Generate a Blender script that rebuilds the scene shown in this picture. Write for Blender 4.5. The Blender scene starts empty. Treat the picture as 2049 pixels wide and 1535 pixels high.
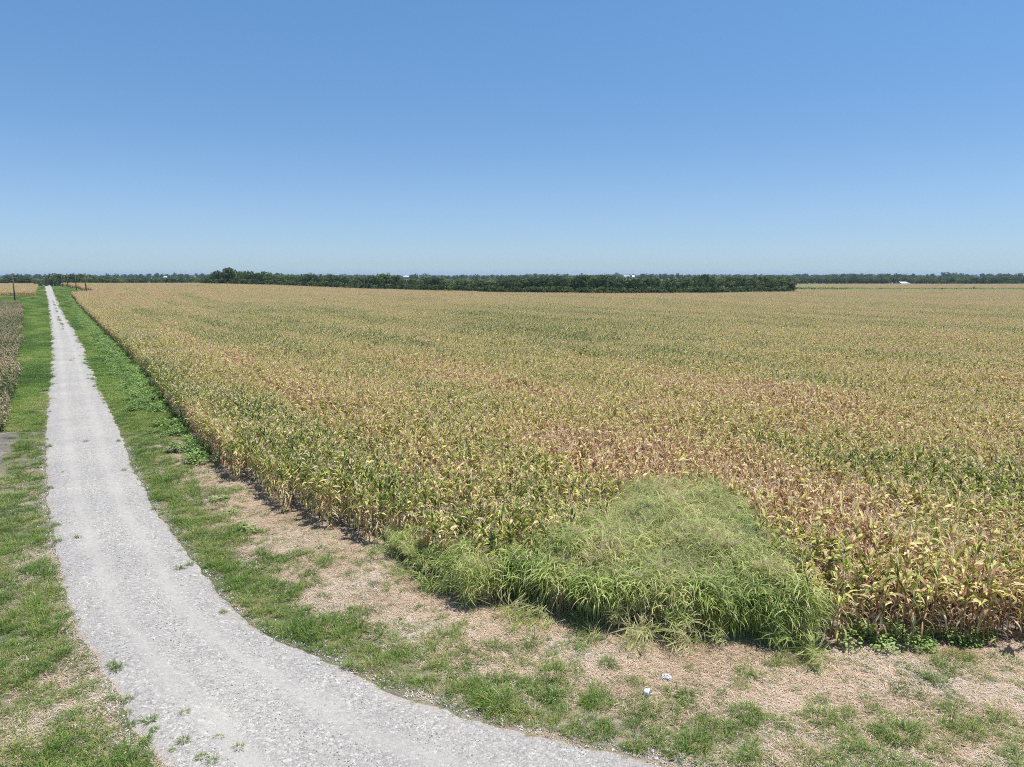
import bpy, math, random
import numpy as np
from mathutils import Vector
R = math.radians
rng = np.random.default_rng(7)
random.seed(7)
S = bpy.context.scene
COL = S.collection

# ------------------------------------------------------------------ camera, sky, sun, exposure
CAMH = 9.5
FPX, CX, CY = 1450.0, 1024.5, 767.5
PITCH = math.atan((CY - 552.0) / FPX)
cam = bpy.data.cameras.new('camera')
cam.sensor_width = 36.0
cam.lens = 36.0 * FPX / 2049.0
cam.clip_start = 0.1
cam.clip_end = 40000
camo = bpy.data.objects.new('camera', cam)
COL.objects.link(camo)
camo.location = (0, 0, CAMH)
camo.rotation_euler = (math.pi / 2 - PITCH, 0, 0)
S.camera = camo

SUN_EL, SUN_AZ = R(73), R(92)        # azimuth measured from +Y towards +X
w = bpy.data.worlds.new('World')
S.world = w
w.use_nodes = True
nt = w.node_tree
nt.nodes.clear()
wo = nt.nodes.new('ShaderNodeOutputWorld')
bg = nt.nodes.new('ShaderNodeBackground')
sk = nt.nodes.new('ShaderNodeTexSky')
sk.sky_type = 'NISHITA'
sk.sun_disc = False
sk.sun_elevation = SUN_EL
sk.sun_rotation = SUN_AZ
sk.altitude = 200
sk.air_density = 1.0
sk.dust_density = 0.2
sk.ozone_density = 1.6
bg.inputs[1].default_value = 0.118
# clear summer air: the sky model's yellow band near the horizon is corrected by elevation
tcw = nt.nodes.new('ShaderNodeTexCoord'); sx = nt.nodes.new('ShaderNodeSeparateXYZ'); cr_ = nt.nodes.new('ShaderNodeValToRGB'); mm_ = nt.nodes.new('ShaderNodeMix')
nt.links.new(tcw.outputs['Generated'], sx.inputs[0]); nt.links.new(sx.outputs[2], cr_.inputs[0])
cr_.color_ramp.interpolation = 'B_SPLINE'
el_ = cr_.color_ramp.elements
el_[0].position = 0; el_[0].color = (.43, .60, .90, 1); el_[1].position = 1; el_[1].color = (.60, .82, .97, 1)
for p_, c_ in ((.03, (.455, .585, .87)), (.10, (.54, .635, .80)), (.20, (.50, .67, .84)), (.324, (.56, .80, .95))):
    e_ = el_.new(p_); e_.color = (*c_, 1)
mm_.data_type = 'RGBA'; mm_.blend_type = 'MULTIPLY'; mm_.inputs[0].default_value = 1.0
nt.links.new(sk.outputs[0], mm_.inputs[6]); nt.links.new(cr_.outputs[0], mm_.inputs[7])
nt.links.new(mm_.outputs[2], bg.inputs[0])
nt.links.new(bg.outputs[0], wo.inputs[0])
sl = bpy.data.lights.new('sun', 'SUN')
sl.energy = 4.8
sl.angle = R(0.53)
sl.color = (1.0, 0.96, 0.90)
so = bpy.data.objects.new('sun', sl)
COL.objects.link(so)
sv = Vector((math.sin(SUN_AZ) * math.cos(SUN_EL), math.cos(SUN_AZ) * math.cos(SUN_EL), math.sin(SUN_EL)))
so.rotation_euler = sv.to_track_quat('Z', 'Y').to_euler()
so.location = (0, 0, 60)
S.view_settings.view_transform = 'Standard'
S.view_settings.look = 'None'
S.view_settings.exposure = 0.36
S.view_settings.gamma = 1
S.render.engine = 'CYCLES'
S.cycles.max_bounces = 6
S.cycles.diffuse_bounces = 3
S.cycles.transmission_bounces = 4
S.cycles.volume_bounces = 0
S.cycles.filter_width = 1.0
S.cycles.use_denoising = False

# ------------------------------------------------------------------ numeric helpers
def smooth(a, b, x):
    t = np.clip((np.asarray(x, float) - a) / (b - a), 0, 1)
    return t * t * (3 - 2 * t)

def vnoise(x, y, seed=0):
    x = np.asarray(x, float); y = np.asarray(y, float)
    xi = np.floor(x).astype(np.int64); yi = np.floor(y).astype(np.int64)
    fx = x - xi; fy = y - yi
    fx = fx * fx * (3 - 2 * fx); fy = fy * fy * (3 - 2 * fy)
    def h(a, b):
        n = (a * 374761393 + b * 668265263 + seed * 2147483647 * 3) & 0xFFFFFFFF
        n = ((n ^ (n >> 13)) * 1274126177) & 0xFFFFFFFF
        n = ((n ^ (n >> 16)) * 2246822519) & 0xFFFFFFFF
        return ((n ^ (n >> 15)) & 0xFFFFFF) / float(0xFFFFFF)
    return (h(xi, yi) * (1 - fx) + h(xi + 1, yi) * fx) * (1 - fy) + (h(xi, yi + 1) * (1 - fx) + h(xi + 1, yi + 1) * fx) * fy

def fbm(x, y, seed=0, o=3):
    s = 0; a = 1; t = 0
    for i in range(o):
        s = s + a * vnoise(np.asarray(x) * 2 ** i, np.asarray(y) * 2 ** i, seed + i * 17); t += a; a *= .5
    return s / t

MOUNDS = []
def terrain(x, y):
    x = np.asarray(x, float); y = np.asarray(y, float)
    wl = smooth(20, -190, x)
    up = 3.3 * smooth(150, 415, y) * wl
    dn = 3.3 * smooth(420, 640, y) * wl
    z = up - dn
    far = smooth(900, 2500, y)
    z = z + far * (fbm(x / 900 + 3, y / 1200 + 1, 5, 2) - .5) * 7
    for (mx, my, r, hh) in MOUNDS:
        z = z + hh * np.exp(-((x - mx) ** 2 + (y - my) ** 2) / (r * r))
    near = smooth(120, 60, np.hypot(x, y))
    z = z + near * (fbm(x / 1.6, y / 1.6, 9, 3) - .5) * .09
    return z

def px(u, v, h=0.0):
    a = (u - CX) / FPX; b = (v - CY) / FPX
    dx = a; dy = math.cos(PITCH) - b * math.sin(PITCH); dz = -math.sin(PITCH) - b * math.cos(PITCH)
    prev = 0.0
    t = (CAMH - h) / -dz if dz < -1e-4 else 9000
    if t * dy > 120:
        # march on the terrain
        ts = np.concatenate([np.arange(60, 1500, 1.0)])
        zz = CAMH + dz * ts - terrain(dx * ts, dy * ts) - h
        k = np.where(zz < 0)[0]
        if len(k): t = ts[k[0]]
    return (dx * t, dy * t)

def pxl(pts, h=0.0):
    return np.array([px(u, v, h) for u, v in pts])

def at(u, D):
    """x position of image column u at ground distance y = D, near the horizon"""
    return (u - CX) / FPX / 1.011 * D

def inside(P, poly):
    x = P[:, 0]; y = P[:, 1]; c = np.zeros(len(P), bool)
    n = len(poly); j = n - 1
    for i in range(n):
        xi, yi = poly[i]; xj, yj = poly[j]
        if yi != yj:
            c ^= ((yi > y) != (yj > y)) & (x < (xj - xi) * (y - yi) / (yj - yi) + xi)
        j = i
    return c

def dist(P, line):
    d = np.full(len(P), 1e9)
    for i in range(len(line) - 1):
        a = line[i]; b = line[i + 1]; ab = b - a
        t = np.clip(((P - a) @ ab) / max(ab @ ab, 1e-9), 0, 1)
        q = a + t[:, None] * ab
        d = np.minimum(d, np.hypot(*(P - q).T))
    return d

def densify(line, step):
    out = []
    for i in range(len(line) - 1):
        a, b = line[i], line[i + 1]
        n = max(1, int(np.linalg.norm(b - a) / step))
        for k in range(n): out.append(a + (b - a) * k / n)
    out.append(line[-1])
    return np.array(out)

def chaikin(line, n=2):
    for _ in range(n):
        q = [line[0]]
        for i in range(len(line) - 1):
            a, b = line[i], line[i + 1]
            q += [a * .75 + b * .25, a * .25 + b * .75]
        q.append(line[-1]); line = np.array(q)
    return line

# ------------------------------------------------------------------ layout (ground plan)
roadL = pxl([(87.5, 572.5), (90, 580), (95, 600), (98, 640), (101, 690), (99, 740), (96, 800), (92, 850), (90, 900), (91, 960), (95, 1010), (104, 1080),
             (117, 1150), (134, 1220), (163, 1290), (205, 1350), (238, 1420), (268, 1480), (320, 1540)])
roadR = pxl([(103, 572.5), (105, 580), (115, 600), (142, 650), (163, 680), (179, 720), (202, 780), (226, 830), (248, 880), (270, 940), (300, 1000),
             (340, 1060), (385, 1120), (432, 1180), (482, 1230), (560, 1285), (640, 1312), (720, 1352), (790, 1384), (870, 1410),
             (960, 1440), (1060, 1465), (1180, 1492), (1300, 1522), (1370, 1540)])
# over the crest, and out of the frame at the bottom towards the right
vd = np.array([-0.634, 1.0]); vd /= np.linalg.norm(vd)
roadL = np.vstack([roadL[0] + vd * 300, roadL, roadL[-1] + np.array([1.0, -1.35]), roadL[-1] + np.array([3.0, -3.0]), roadL[-1] + np.array([8.0, -5.2]), roadL[-1] + np.array([20.0, -8.6])])
roadR = np.vstack([roadR[0] + vd * 300, roadR, roadR[-1] + np.array([3.0, -1.0]), roadR[-1] + np.array([9.0, -2.7]), roadR[-1] + np.array([20.0, -5.2])])
roadL = chaikin(roadL); roadR = chaikin(roadR)
roadPoly = np.vstack([roadL, roadR[::-1]])

fieldEdge = pxl([(141, 592), (165, 625), (192, 652), (240, 702), (296, 762), (330, 806), (370, 862), (428, 934), (510, 990), (600, 1042), (690, 1077),
                 (785, 1104), (850, 1158), (930, 1188), (1050, 1212), (1150, 1240), (1300, 1264), (1500, 1284), (1630, 1297), (1840, 1301), (2049, 1306)])
fieldEdge = np.vstack([fieldEdge, fieldEdge[-1] + np.array([30, -1.5])])
fieldEdge = chaikin(fieldEdge)
topL = px(141, 592)
poleEnd = px(190, 589)
farCorner = np.array(px(126, 573)) 
fieldPoly = np.vstack([fieldEdge, [[330, 60], [330, 418], [150, 416], [110, 540], [-240, 560]], farCorner + vd * 120, farCorner, poleEnd])
grassTop = [(785, 1060), (950, 1095), (1050, 1072), (1170, 1040), (1215, 985), (1250, 962), (1310, 946), (1400, 948), (1455, 968), (1505, 1010), (1535, 1080), (1600, 1140), (1625, 1170)]
gt = pxl(grassTop, 1.9)
gt[0] = px(785, 1104)
gb = pxl([(785, 1104), (850, 1158), (930, 1188), (1050, 1212), (1150, 1240), (1300, 1264), (1500, 1284), (1630, 1297)])
tallPoly = np.vstack([gt, gb[::-1]])

# ------------------------------------------------------------------ tagging
def tag(o, label=None, cat=None, group=None, kind=None):
    if label: o['label'] = label
    if cat: o['category'] = cat
    if group: o['group'] = group
    if kind: o['kind'] = kind
    return o

# ------------------------------------------------------------------ material helpers
def mat(name):
    m = bpy.data.materials.new(name); m.use_nodes = True
    t = m.node_tree; t.nodes.clear()
    return m, t
def N(t, typ, **k):
    n = t.nodes.new(typ)
    for a, b in k.items():
        if a.startswith('i_'):
            key = a[2:]; key = int(key) if key.isdigit() else key
            n.inputs[key].default_value = b
        else: setattr(n, a, b)
    return n
def ramp(t, fac, stops, interp='LINEAR'):
    r = t.nodes.new('ShaderNodeValToRGB'); r.color_ramp.interpolation = interp
    e = r.color_ramp.elements
    while len(e) > 1: e.remove(e[-1])
    e[0].position = stops[0][0]; e[0].color = (*stops[0][1], 1)
    for p, c in stops[1:]:
        q = e.new(p); q.color = (*c, 1)
    if fac is not None: t.links.new(fac, r.inputs[0])
    return r.outputs[0]
def math_(t, op, a, b=None, clamp=False):
    n = t.nodes.new('ShaderNodeMath'); n.operation = op; n.use_clamp = clamp
    for i, q in enumerate((a, b)):
        if q is None: continue
        if isinstance(q, (int, float)): n.inputs[i].default_value = q
        else: t.links.new(q, n.inputs[i])
    return n.outputs[0]
def mixc(t, fac, a, b, mode='MIX'):
    n = t.nodes.new('ShaderNodeMix'); n.data_type = 'RGBA'; n.blend_type = mode
    for idx, q in ((0, fac), (6, a), (7, b)):
        if isinstance(q, (int, float)): n.inputs[idx].default_value = q
        elif isinstance(q, tuple): n.inputs[idx].default_value = (*q, 1)
        else: t.links.new(q, n.inputs[idx])
    return n.outputs[2]
def noise(t, vec, scale, detail=3, rough=.55, out=0):
    n = N(t, 'ShaderNodeTexNoise'); n.inputs['Scale'].default_value = scale
    n.inputs['Detail'].default_value = detail; n.inputs['Roughness'].default_value = rough
    if vec is not None: t.links.new(vec, n.inputs['Vector'])
    return n.outputs[out]
def attr(t, name, typ='GEOMETRY'):
    n = N(t, 'ShaderNodeAttribute', attribute_name=name, attribute_type=typ)
    return n.outputs['Fac']
def leaf_out(t, color, trans=.3, rough=.55, spec=.35):
    p = N(t, 'ShaderNodeBsdfPrincipled'); p.inputs['Roughness'].default_value = rough
    p.inputs['Specular IOR Level'].default_value = spec
    t.links.new(color, p.inputs['Base Color'])
    tr = N(t, 'ShaderNodeBsdfTranslucent'); t.links.new(color, tr.inputs[0])
    mx = N(t, 'ShaderNodeMixShader'); mx.inputs[0].default_value = trans
    t.links.new(p.outputs[0], mx.inputs[1]); t.links.new(tr.outputs[0], mx.inputs[2])
    o = N(t, 'ShaderNodeOutputMaterial'); t.links.new(mx.outputs[0], o.inputs[0])
def simple(name, stops, scale=5, rough=.8, bump=.2, metal=0):
    m, t = mat(name)
    tc = N(t, 'ShaderNodeTexCoord')
    n = noise(t, tc.outputs['Object'], scale, 5)
    c = ramp(t, n, stops)
    p = N(t, 'ShaderNodeBsdfPrincipled'); p.inputs['Roughness'].default_value = rough; p.inputs['Metallic'].default_value = metal
    t.links.new(c, p.inputs['Base Color'])
    b = N(t, 'ShaderNodeBump'); b.inputs['Strength'].default_value = bump; b.inputs['Distance'].default_value = .02
    t.links.new(n, b.inputs['Height']); t.links.new(b.outputs[0], p.inputs['Normal'])
    o = N(t, 'ShaderNodeOutputMaterial'); t.links.new(p.outputs[0], o.inputs[0])
    return m

def corn_mat(name, stops, base, trans=.3):
    """colour of a leaf: its own dryness (v) + dryness of its spot in the field (dry)"""
    m, t = mat(name)
    v = attr(t, 'v'); d = attr(t, 'dry', 'INSTANCER')
    oi = N(t, 'ShaderNodeObjectInfo')
    tc = N(t, 'ShaderNodeTexCoord')
    n = noise(t, tc.outputs['Object'], 9, 2)
    s = math_(t, 'ADD', v, math_(t, 'MULTIPLY', math_(t, 'SUBTRACT', d, .5), base))
    s = math_(t, 'ADD', s, math_(t, 'MULTIPLY', math_(t, 'SUBTRACT', oi.outputs['Random'], .5), .10))
    s = math_(t, 'ADD', s, math_(t, 'MULTIPLY', math_(t, 'SUBTRACT', n, .5), .35), True)
    c = ramp(t, s, stops)
    leaf_out(t, c, trans)
    return m
M = {}
M['corn_leaf'] = corn_mat('corn leaf', [(0, (.08, .14, .025)), (.12, (.19, .27, .045)), (.32, (.52, .54, .11)), (.48, (.84, .77, .28)), (.68, (.89, .73, .44)), (.84, (.72, .51, .32)), (1, (.46, .25, .14))], .75, .38)
M['corn_stalk'] = corn_mat('corn stalk', [(0, (.14, .17, .05)), (.5, (.30, .23, .09)), (1, (.26, .13, .06))], .6, .05)
M['tassel'] = corn_mat('corn tassel', [(0, (.48, .40, .22)), (.5, (.60, .46, .31)), (1, (.52, .36, .28))], .6, .15)
M['ear'] = corn_mat('corn husk', [(0, (.22, .24, .08)), (.5, (.50, .42, .22)), (1, (.46, .33, .20))], .5, .1)

def grass_mat(name, stops, trans=.3, scale=.35, spec=.3):
    m, t = mat(name)
    v = attr(t, 'v'); d = attr(t, 'dry', 'INSTANCER')
    g = N(t, 'ShaderNodeNewGeometry')
    n = noise(t, g.outputs['Position'], scale, 3)
    s = math_(t, 'ADD', v, math_(t, 'MULTIPLY', math_(t, 'SUBTRACT', d, .5), .8))
    s = math_(t, 'ADD', s, math_(t, 'MULTIPLY', math_(t, 'SUBTRACT', n, .5), .5), True)
    leaf_out(t, ramp(t, s, stops), trans, .5, spec)
    return m
M['grass'] = grass_mat('verge grass', [(0, (.060, .115, .022)), (.3, (.135, .24, .036)), (.55, (.25, .35, .062)), (.76, (.42, .36, .17)), (1, (.52, .38, .25))])
M['straw'] = grass_mat('cut straw', [(0, (.35, .26, .19)), (.35, (.62, .45, .30)), (.7, (.72, .58, .43)), (1, (.52, .48, .43))], .1)
M['tall'] = grass_mat('johnson grass', [(0, (.11, .17, .055)), (.35, (.34, .45, .11)), (.7, (.60, .68, .22)), (1, (.72, .62, .38))], .5, .5, .5)
M['panicle'] = grass_mat('grass seed head', [(0, (.38, .42, .19)), (.5, (.50, .46, .25)), (1, (.50, .36, .24))], .3, .5, .1)
M['weed'] = grass_mat('broadleaf weed', [(0, (.10, .19, .045)), (.5, (.22, .35, .09)), (1, (.36, .46, .15))], .3, .8)
M['sorghum'] = grass_mat('low crop', [(0, (.06, .095, .028)), (.35, (.16, .20, .06)), (.62, (.36, .30, .15)), (1, (.52, .39, .26))], .25, .15)

def tree_mat(name, a, b, c):
    m, t = mat(name)
    v = attr(t, 'v')
    oi = N(t, 'ShaderNodeObjectInfo')
    tc = N(t, 'ShaderNodeTexCoord')
    n = noise(t, tc.outputs['Object'], .6, 3)
    s = math_(t, 'ADD', math_(t, 'MULTIPLY', v, .5), math_(t, 'MULTIPLY', n, .35))
    s = math_(t, 'ADD', s, math_(t, 'MULTIPLY', math_(t, 'SUBTRACT', oi.outputs['Random'], .5), .7), True)
    leaf_out(t, ramp(t, s, [(0, a), (.5, b), (1, c)]), .25, .6, .25)
    return m
M['tree'] = tree_mat('tree foliage', (.045, .078, .026), (.115, .17, .046), (.29, .33, .11))
M['bark'] = simple('bark', [(.3, (.07, .055, .045)), (.7, (.16, .13, .11))], 3)
M['pole'] = simple('weathered pole', [(.3, (.045, .035, .028)), (.7, (.10, .075, .055))], 2)
M['white'] = simple('white metal', [(.3, (.50, .51, .52)), (.7, (.58, .58, .58))], .3, .45, .05)
M['greymetal'] = simple('grey metal', [(.3, (.35, .37, .39)), (.7, (.5, .5, .5))], .3, .5, .05)
M['dark'] = simple('dark opening', [(.3, (.03, .03, .035)), (.7, (.06, .06, .06))], 1)
M['paper'] = simple('white paper', [(.3, (.84, .84, .84)), (.7, (.90, .90, .89))], 30, .6, .3)
M['scrap'] = simple('plastic film', [(.3, (.48, .49, .51)), (.7, (.62, .62, .62))], 30, .5, .3)
M['branch'] = simple('dead branches', [(.3, (.06, .05, .045)), (.7, (.15, .13, .11))], 6)
M['insulator'] = simple('glazed insulator', [(.3, (.12, .07, .05)), (.7, (.18, .12, .09))], 9, .3, .0)

def stone_mat():
    m, t = mat('loose stone')
    oi = N(t, 'ShaderNodeObjectInfo')
    c = ramp(t, oi.outputs['Random'], [(0, (.31, .295, .275)), (.25, (.39, .373, .345)), (.6, (.47, .45, .42)), (.85, (.57, .55, .515)), (1, (.71, .69, .645))])
    p = N(t, 'ShaderNodeBsdfPrincipled'); p.inputs['Roughness'].default_value = .85
    t.links.new(c, p.inputs['Base Color'])
    o = N(t, 'ShaderNodeOutputMaterial'); t.links.new(p.outputs[0], o.inputs[0])
    return m
M['stone'] = stone_mat()

def road_mat():
    m, t = mat('crushed limestone')
    g = N(t, 'ShaderNodeNewGeometry'); P = g.outputs['Position']
    ac = attr(t, 'across'); al = attr(t, 'along')
    fine = attr(t, 'fines'); ed = attr(t, 'edge')
    def vor(s, out='Color'):
        v = N(t, 'ShaderNodeTexVoronoi'); v.inputs['Scale'].default_value = s
        t.links.new(P, v.inputs['Vector']); return v
    v1 = vor(17); v2 = vor(38); v3 = vor(8)
    b1 = N(t, 'ShaderNodeSeparateColor'); t.links.new(v1.outputs['Color'], b1.inputs[0])
    b2 = N(t, 'ShaderNodeSeparateColor'); t.links.new(v2.outputs['Color'], b2.inputs[0])
    st = [(0, (.195, .184, .166)), (.3, (.32, .303, .275)), (.65, (.36, .343, .314)), (.88, (.44, .423, .388)), (1, (.64, .617, .572))]
    c1 = ramp(t, b1.outputs[0], st); c2 = ramp(t, b2.outputs[0], st)
    coarse = mixc(t, .45, c1, c2)
    nb = noise(t, P, 60, 2)
    dust = ramp(t, nb, [(.3, (.38, .36, .32)), (.7, (.43, .41, .366))])
    n1 = noise(t, P, .9, 4)
    # streaks that run along the wheel tracks
    cv = N(t, 'ShaderNodeCombineXYZ'); t.links.new(math_(t, 'MULTIPLY', ac, 22), cv.inputs[0]); t.links.new(math_(t, 'MULTIPLY', al, .35), cv.inputs[1])
    n2 = noise(t, cv.outputs[0], 1, 4, .6)
    f = math_(t, 'ADD', fine, math_(t, 'MULTIPLY', math_(t, 'SUBTRACT', n2, .5), 1.6))
    f = math_(t, 'ADD', f, math_(t, 'MULTIPLY', math_(t, 'SUBTRACT', n1, .5), 1.0), True)
    c = mixc(t, math_(t, 'MULTIPLY', f, .8), coarse, dust)
    # broad tonal drift
    n3 = noise(t, P, .25, 3)
    c = mixc(t, 1.0, c, ramp(t, n3, [(.3, (.90, .90, .92)), (.7, (1.08, 1.07, 1.05))]), 'MULTIPLY')
    # soil showing through by the edges
    n4 = noise(t, P, 2.2, 4)
    s = math_(t, 'MULTIPLY', math_(t, 'ADD', math_(t, 'MULTIPLY', ed, 1.3), math_(t, 'MULTIPLY', math_(t, 'SUBTRACT', n4, .62), 3.0), True), .6, True)
    c = mixc(t, s, c, mixc(t, nb, (.36, .28, .23), (.44, .37, .33)))
    p = N(t, 'ShaderNodeBsdfPrincipled'); p.inputs['Roughness'].default_value = .9; p.inputs['Specular IOR Level'].default_value = .25
    t.links.new(c, p.inputs['Base Color'])
    hgt = math_(t, 'ADD', math_(t, 'MULTIPLY', v1.outputs['Distance'], math_(t, 'SUBTRACT', 1.15, f)), math_(t, 'MULTIPLY', v2.outputs['Distance'], .5))
    b = N(t, 'ShaderNodeBump'); b.inputs['Strength'].default_value = .75; b.inputs['Distance'].default_value = .03; b.invert = True
    t.links.new(hgt, b.inputs['Height']); t.links.new(b.outputs[0], p.inputs['Normal'])
    o = N(t, 'ShaderNodeOutputMaterial'); t.links.new(p.outputs[0], o.inputs[0])
    return m
M['road'] = road_mat()

def ground_mat():
    m, t = mat('field soil and thatch')
    g = N(t, 'ShaderNodeNewGeometry'); P = g.outputs['Position']
    green = attr(t, 'green'); straw = attr(t, 'straw'); farg = attr(t, 'crop')
    nf = noise(t, P, 28, 4, .7); nm = noise(t, P, 4.5, 4, .6); nl = noise(t, P, .7, 3)
    mp = N(t, 'ShaderNodeMapping'); mp.inputs['Scale'].default_value = (60, 9, 20); mp.inputs['Rotation'].default_value = (0, 0, .7); t.links.new(P, mp.inputs[0])
    ns = noise(t, mp.outputs[0], 1, 3)
    mp2 = N(t, 'ShaderNodeMapping'); mp2.inputs['Scale'].default_value = (8, 55, 20); mp2.inputs['Rotation'].default_value = (0, 0, .2); t.links.new(P, mp2.inputs[0])
    ns2 = noise(t, mp2.outputs[0], 1, 3)
    soil = ramp(t, nf, [(.25, (.075, .068, .062)), (.5, (.155, .14, .13)), (.75, (.27, .245, .225))])
    st = ramp(t, math_(t, 'MULTIPLY', math_(t, 'ADD', ns, ns2), .5), [(.3, (.22, .17, .13)), (.44, (.38, .29, .22)), (.54, (.54, .42, .31)), (.68, (.66, .55, .43))])
    gr = ramp(t, nf, [(.25, (.055, .075, .025)), (.5, (.11, .135, .045)), (.8, (.20, .19, .09))])
    sw = math_(t, 'ADD', math_(t, 'MULTIPLY', straw, 1.25), math_(t, 'MULTIPLY', math_(t, 'SUBTRACT', math_(t, 'ADD', nm, nl), 1.0), 2.2), True)
    c = mixc(t, sw, soil, st)
    gw = math_(t, 'ADD', math_(t, 'MULTIPLY', green, 1.2), math_(t, 'MULTIPLY', math_(t, 'SUBTRACT', nm, .6), 2.4), True)
    c = mixc(t, math_(t, 'MULTIPLY', gw, .85), c, gr)
    nfar = noise(t, P, .02, 3)
    cf = mixc(t, nfar, (.13, .12, .06), (.06, .08, .03))
    c = mixc(t, farg, c, cf)
    p = N(t, 'ShaderNodeBsdfPrincipled'); p.inputs['Roughness'].default_value = .95; p.inputs['Specular IOR Level'].default_value = .15
    t.links.new(c, p.inputs['Base Color'])
    b = N(t, 'ShaderNodeBump'); b.inputs['Strength'].default_value = .8; b.inputs['Distance'].default_value = .05
    t.links.new(math_(t, 'ADD', nf, math_(t, 'MULTIPLY', nm, 2)), b.inputs['Height']); t.links.new(b.outputs[0], p.inputs['Normal'])
    o = N(t, 'ShaderNodeOutputMaterial'); t.links.new(p.outputs[0], o.inputs[0])
    return m
M['ground'] = ground_mat()

# ------------------------------------------------------------------ mesh helper
class Geo:
    def __init__(s): s.v = []; s.f = []; s.a = []; s.m = []
    def add(s, verts, faces, val=0.5, mi=0):
        b = len(s.v); s.v += [tuple(q) for q in verts]
        s.f += [tuple(i + b for i in q) for q in faces]; s.m += [mi] * len(faces)
        s.a += (list(val) if hasattr(val, '__len__') else [val] * len(verts))
    def merge(s, o, mi=None):
        b = len(s.v); s.v += o.v; s.f += [tuple(i + b for i in q) for q in o.f]; s.a += o.a
        s.m += o.m if mi is None else [mi] * len(o.f)
    def ribbon(s, p, az, L, wd, e0, e1, seg=5, val=.5, mi=0, twist=0., fold=0., taper=.35, peak=.35):
        p = np.array(p, float); vs = []; fs = []; va = []
        for i in range(seg + 1):
            u = i / seg
            e = e0 + (e1 - e0) * u ** 1.2
            if i: p = p + L / seg * np.array([math.cos(e) * math.cos(az), math.cos(e) * math.sin(az), math.sin(e)])
            ww = wd * (taper + (1 - taper) * min(1, u / peak)) if u < peak else wd * math.sqrt(max(0, 1 - ((u - peak) / (1 - peak)) ** 2)) + .002
            ta = twist * u
            side = np.array([-math.sin(az) * math.cos(ta), math.cos(az) * math.cos(ta), math.sin(ta)]) * ww * .5
            up = np.array([-math.sin(e) * math.cos(az), -math.sin(e) * math.sin(az), math.cos(e)]) * ww * fold
            vv = val + (.22 * (u - .4) if not mi else 0)
            if fold: vs += [p - side + up, p, p + side + up]; va += [vv + .05, vv - .12, vv + .05]
            else: vs += [p - side, p + side]; va += [vv, vv]
        k = 3 if fold else 2
        for i in range(seg):
            for j in range(k - 1):
                a = i * k + j; fs.append((a, a + 1, a + 1 + k, a + k))
        s.add(vs, fs, va, mi)
        return p
    def tube(s, pts, rad, n=5, val=.5, mi=0, cap=True):
        pts = [np.array(q, float) for q in pts]; vs = []; fs = []
        for i, q in enumerate(pts):
            d = pts[min(i + 1, len(pts) - 1)] - pts[max(i - 1, 0)]; d = d / (np.linalg.norm(d) + 1e-9)
            a = np.cross(d, [0.3, 1, 0.1]); a /= np.linalg.norm(a); b = np.cross(d, a)
            for k in range(n):
                t = 2 * math.pi * k / n; vs.append(q + rad[i] * (math.cos(t) * a + math.sin(t) * b))
        for i in range(len(pts) - 1):
            for k in range(n):
                fs.append((i * n + k, i * n + (k + 1) % n, (i + 1) * n + (k + 1) % n, (i + 1) * n + k))
        if cap: fs.append(tuple(range((len(pts) - 1) * n, len(pts) * n))); fs.append(tuple(range(n))[::-1])
        s.add(vs, fs, val, mi)
    def box(s, c, d, mi=0, rz=0):
        x, y, z = [q / 2 for q in d]; cr, sr = math.cos(rz), math.sin(rz)
        vs = [(c[0] + cr * a * x - sr * b * y, c[1] + sr * a * x + cr * b * y, c[2] + e * z) for a in (-1, 1) for b in (-1, 1) for e in (-1, 1)]
        s.add(vs, [(0, 1, 3, 2), (4, 6, 7, 5), (0, 4, 5, 1), (2, 3, 7, 6), (0, 2, 6, 4), (1, 5, 7, 3)], .5, mi)
    def mesh(s, name, mats, smooth_=False):
        me = bpy.data.meshes.new(name)
        me.from_pydata([tuple(map(float, q)) for q in s.v], [], s.f)
        at_ = me.attributes.new('v', 'FLOAT', 'POINT'); at_.data.foreach_set('value', np.array(s.a, np.float32))
        for q in mats: me.materials.append(q)
        me.polygons.foreach_set('material_index', np.array(s.m, np.int32))
        if smooth_: me.polygons.foreach_set('use_smooth', np.ones(len(me.polygons), bool))
        me.update()
        return me
def obj(name, me, parent=None, loc=(0, 0, 0), rz=0, sc=1, link=True):
    o = bpy.data.objects.new(name, me)
    if link: COL.objects.link(o)
    if parent: o.parent = parent
    o.location = loc; o.rotation_euler = (0, 0, rz); o.scale = (sc, sc, sc) if not hasattr(sc, '__len__') else sc
    return o

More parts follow.
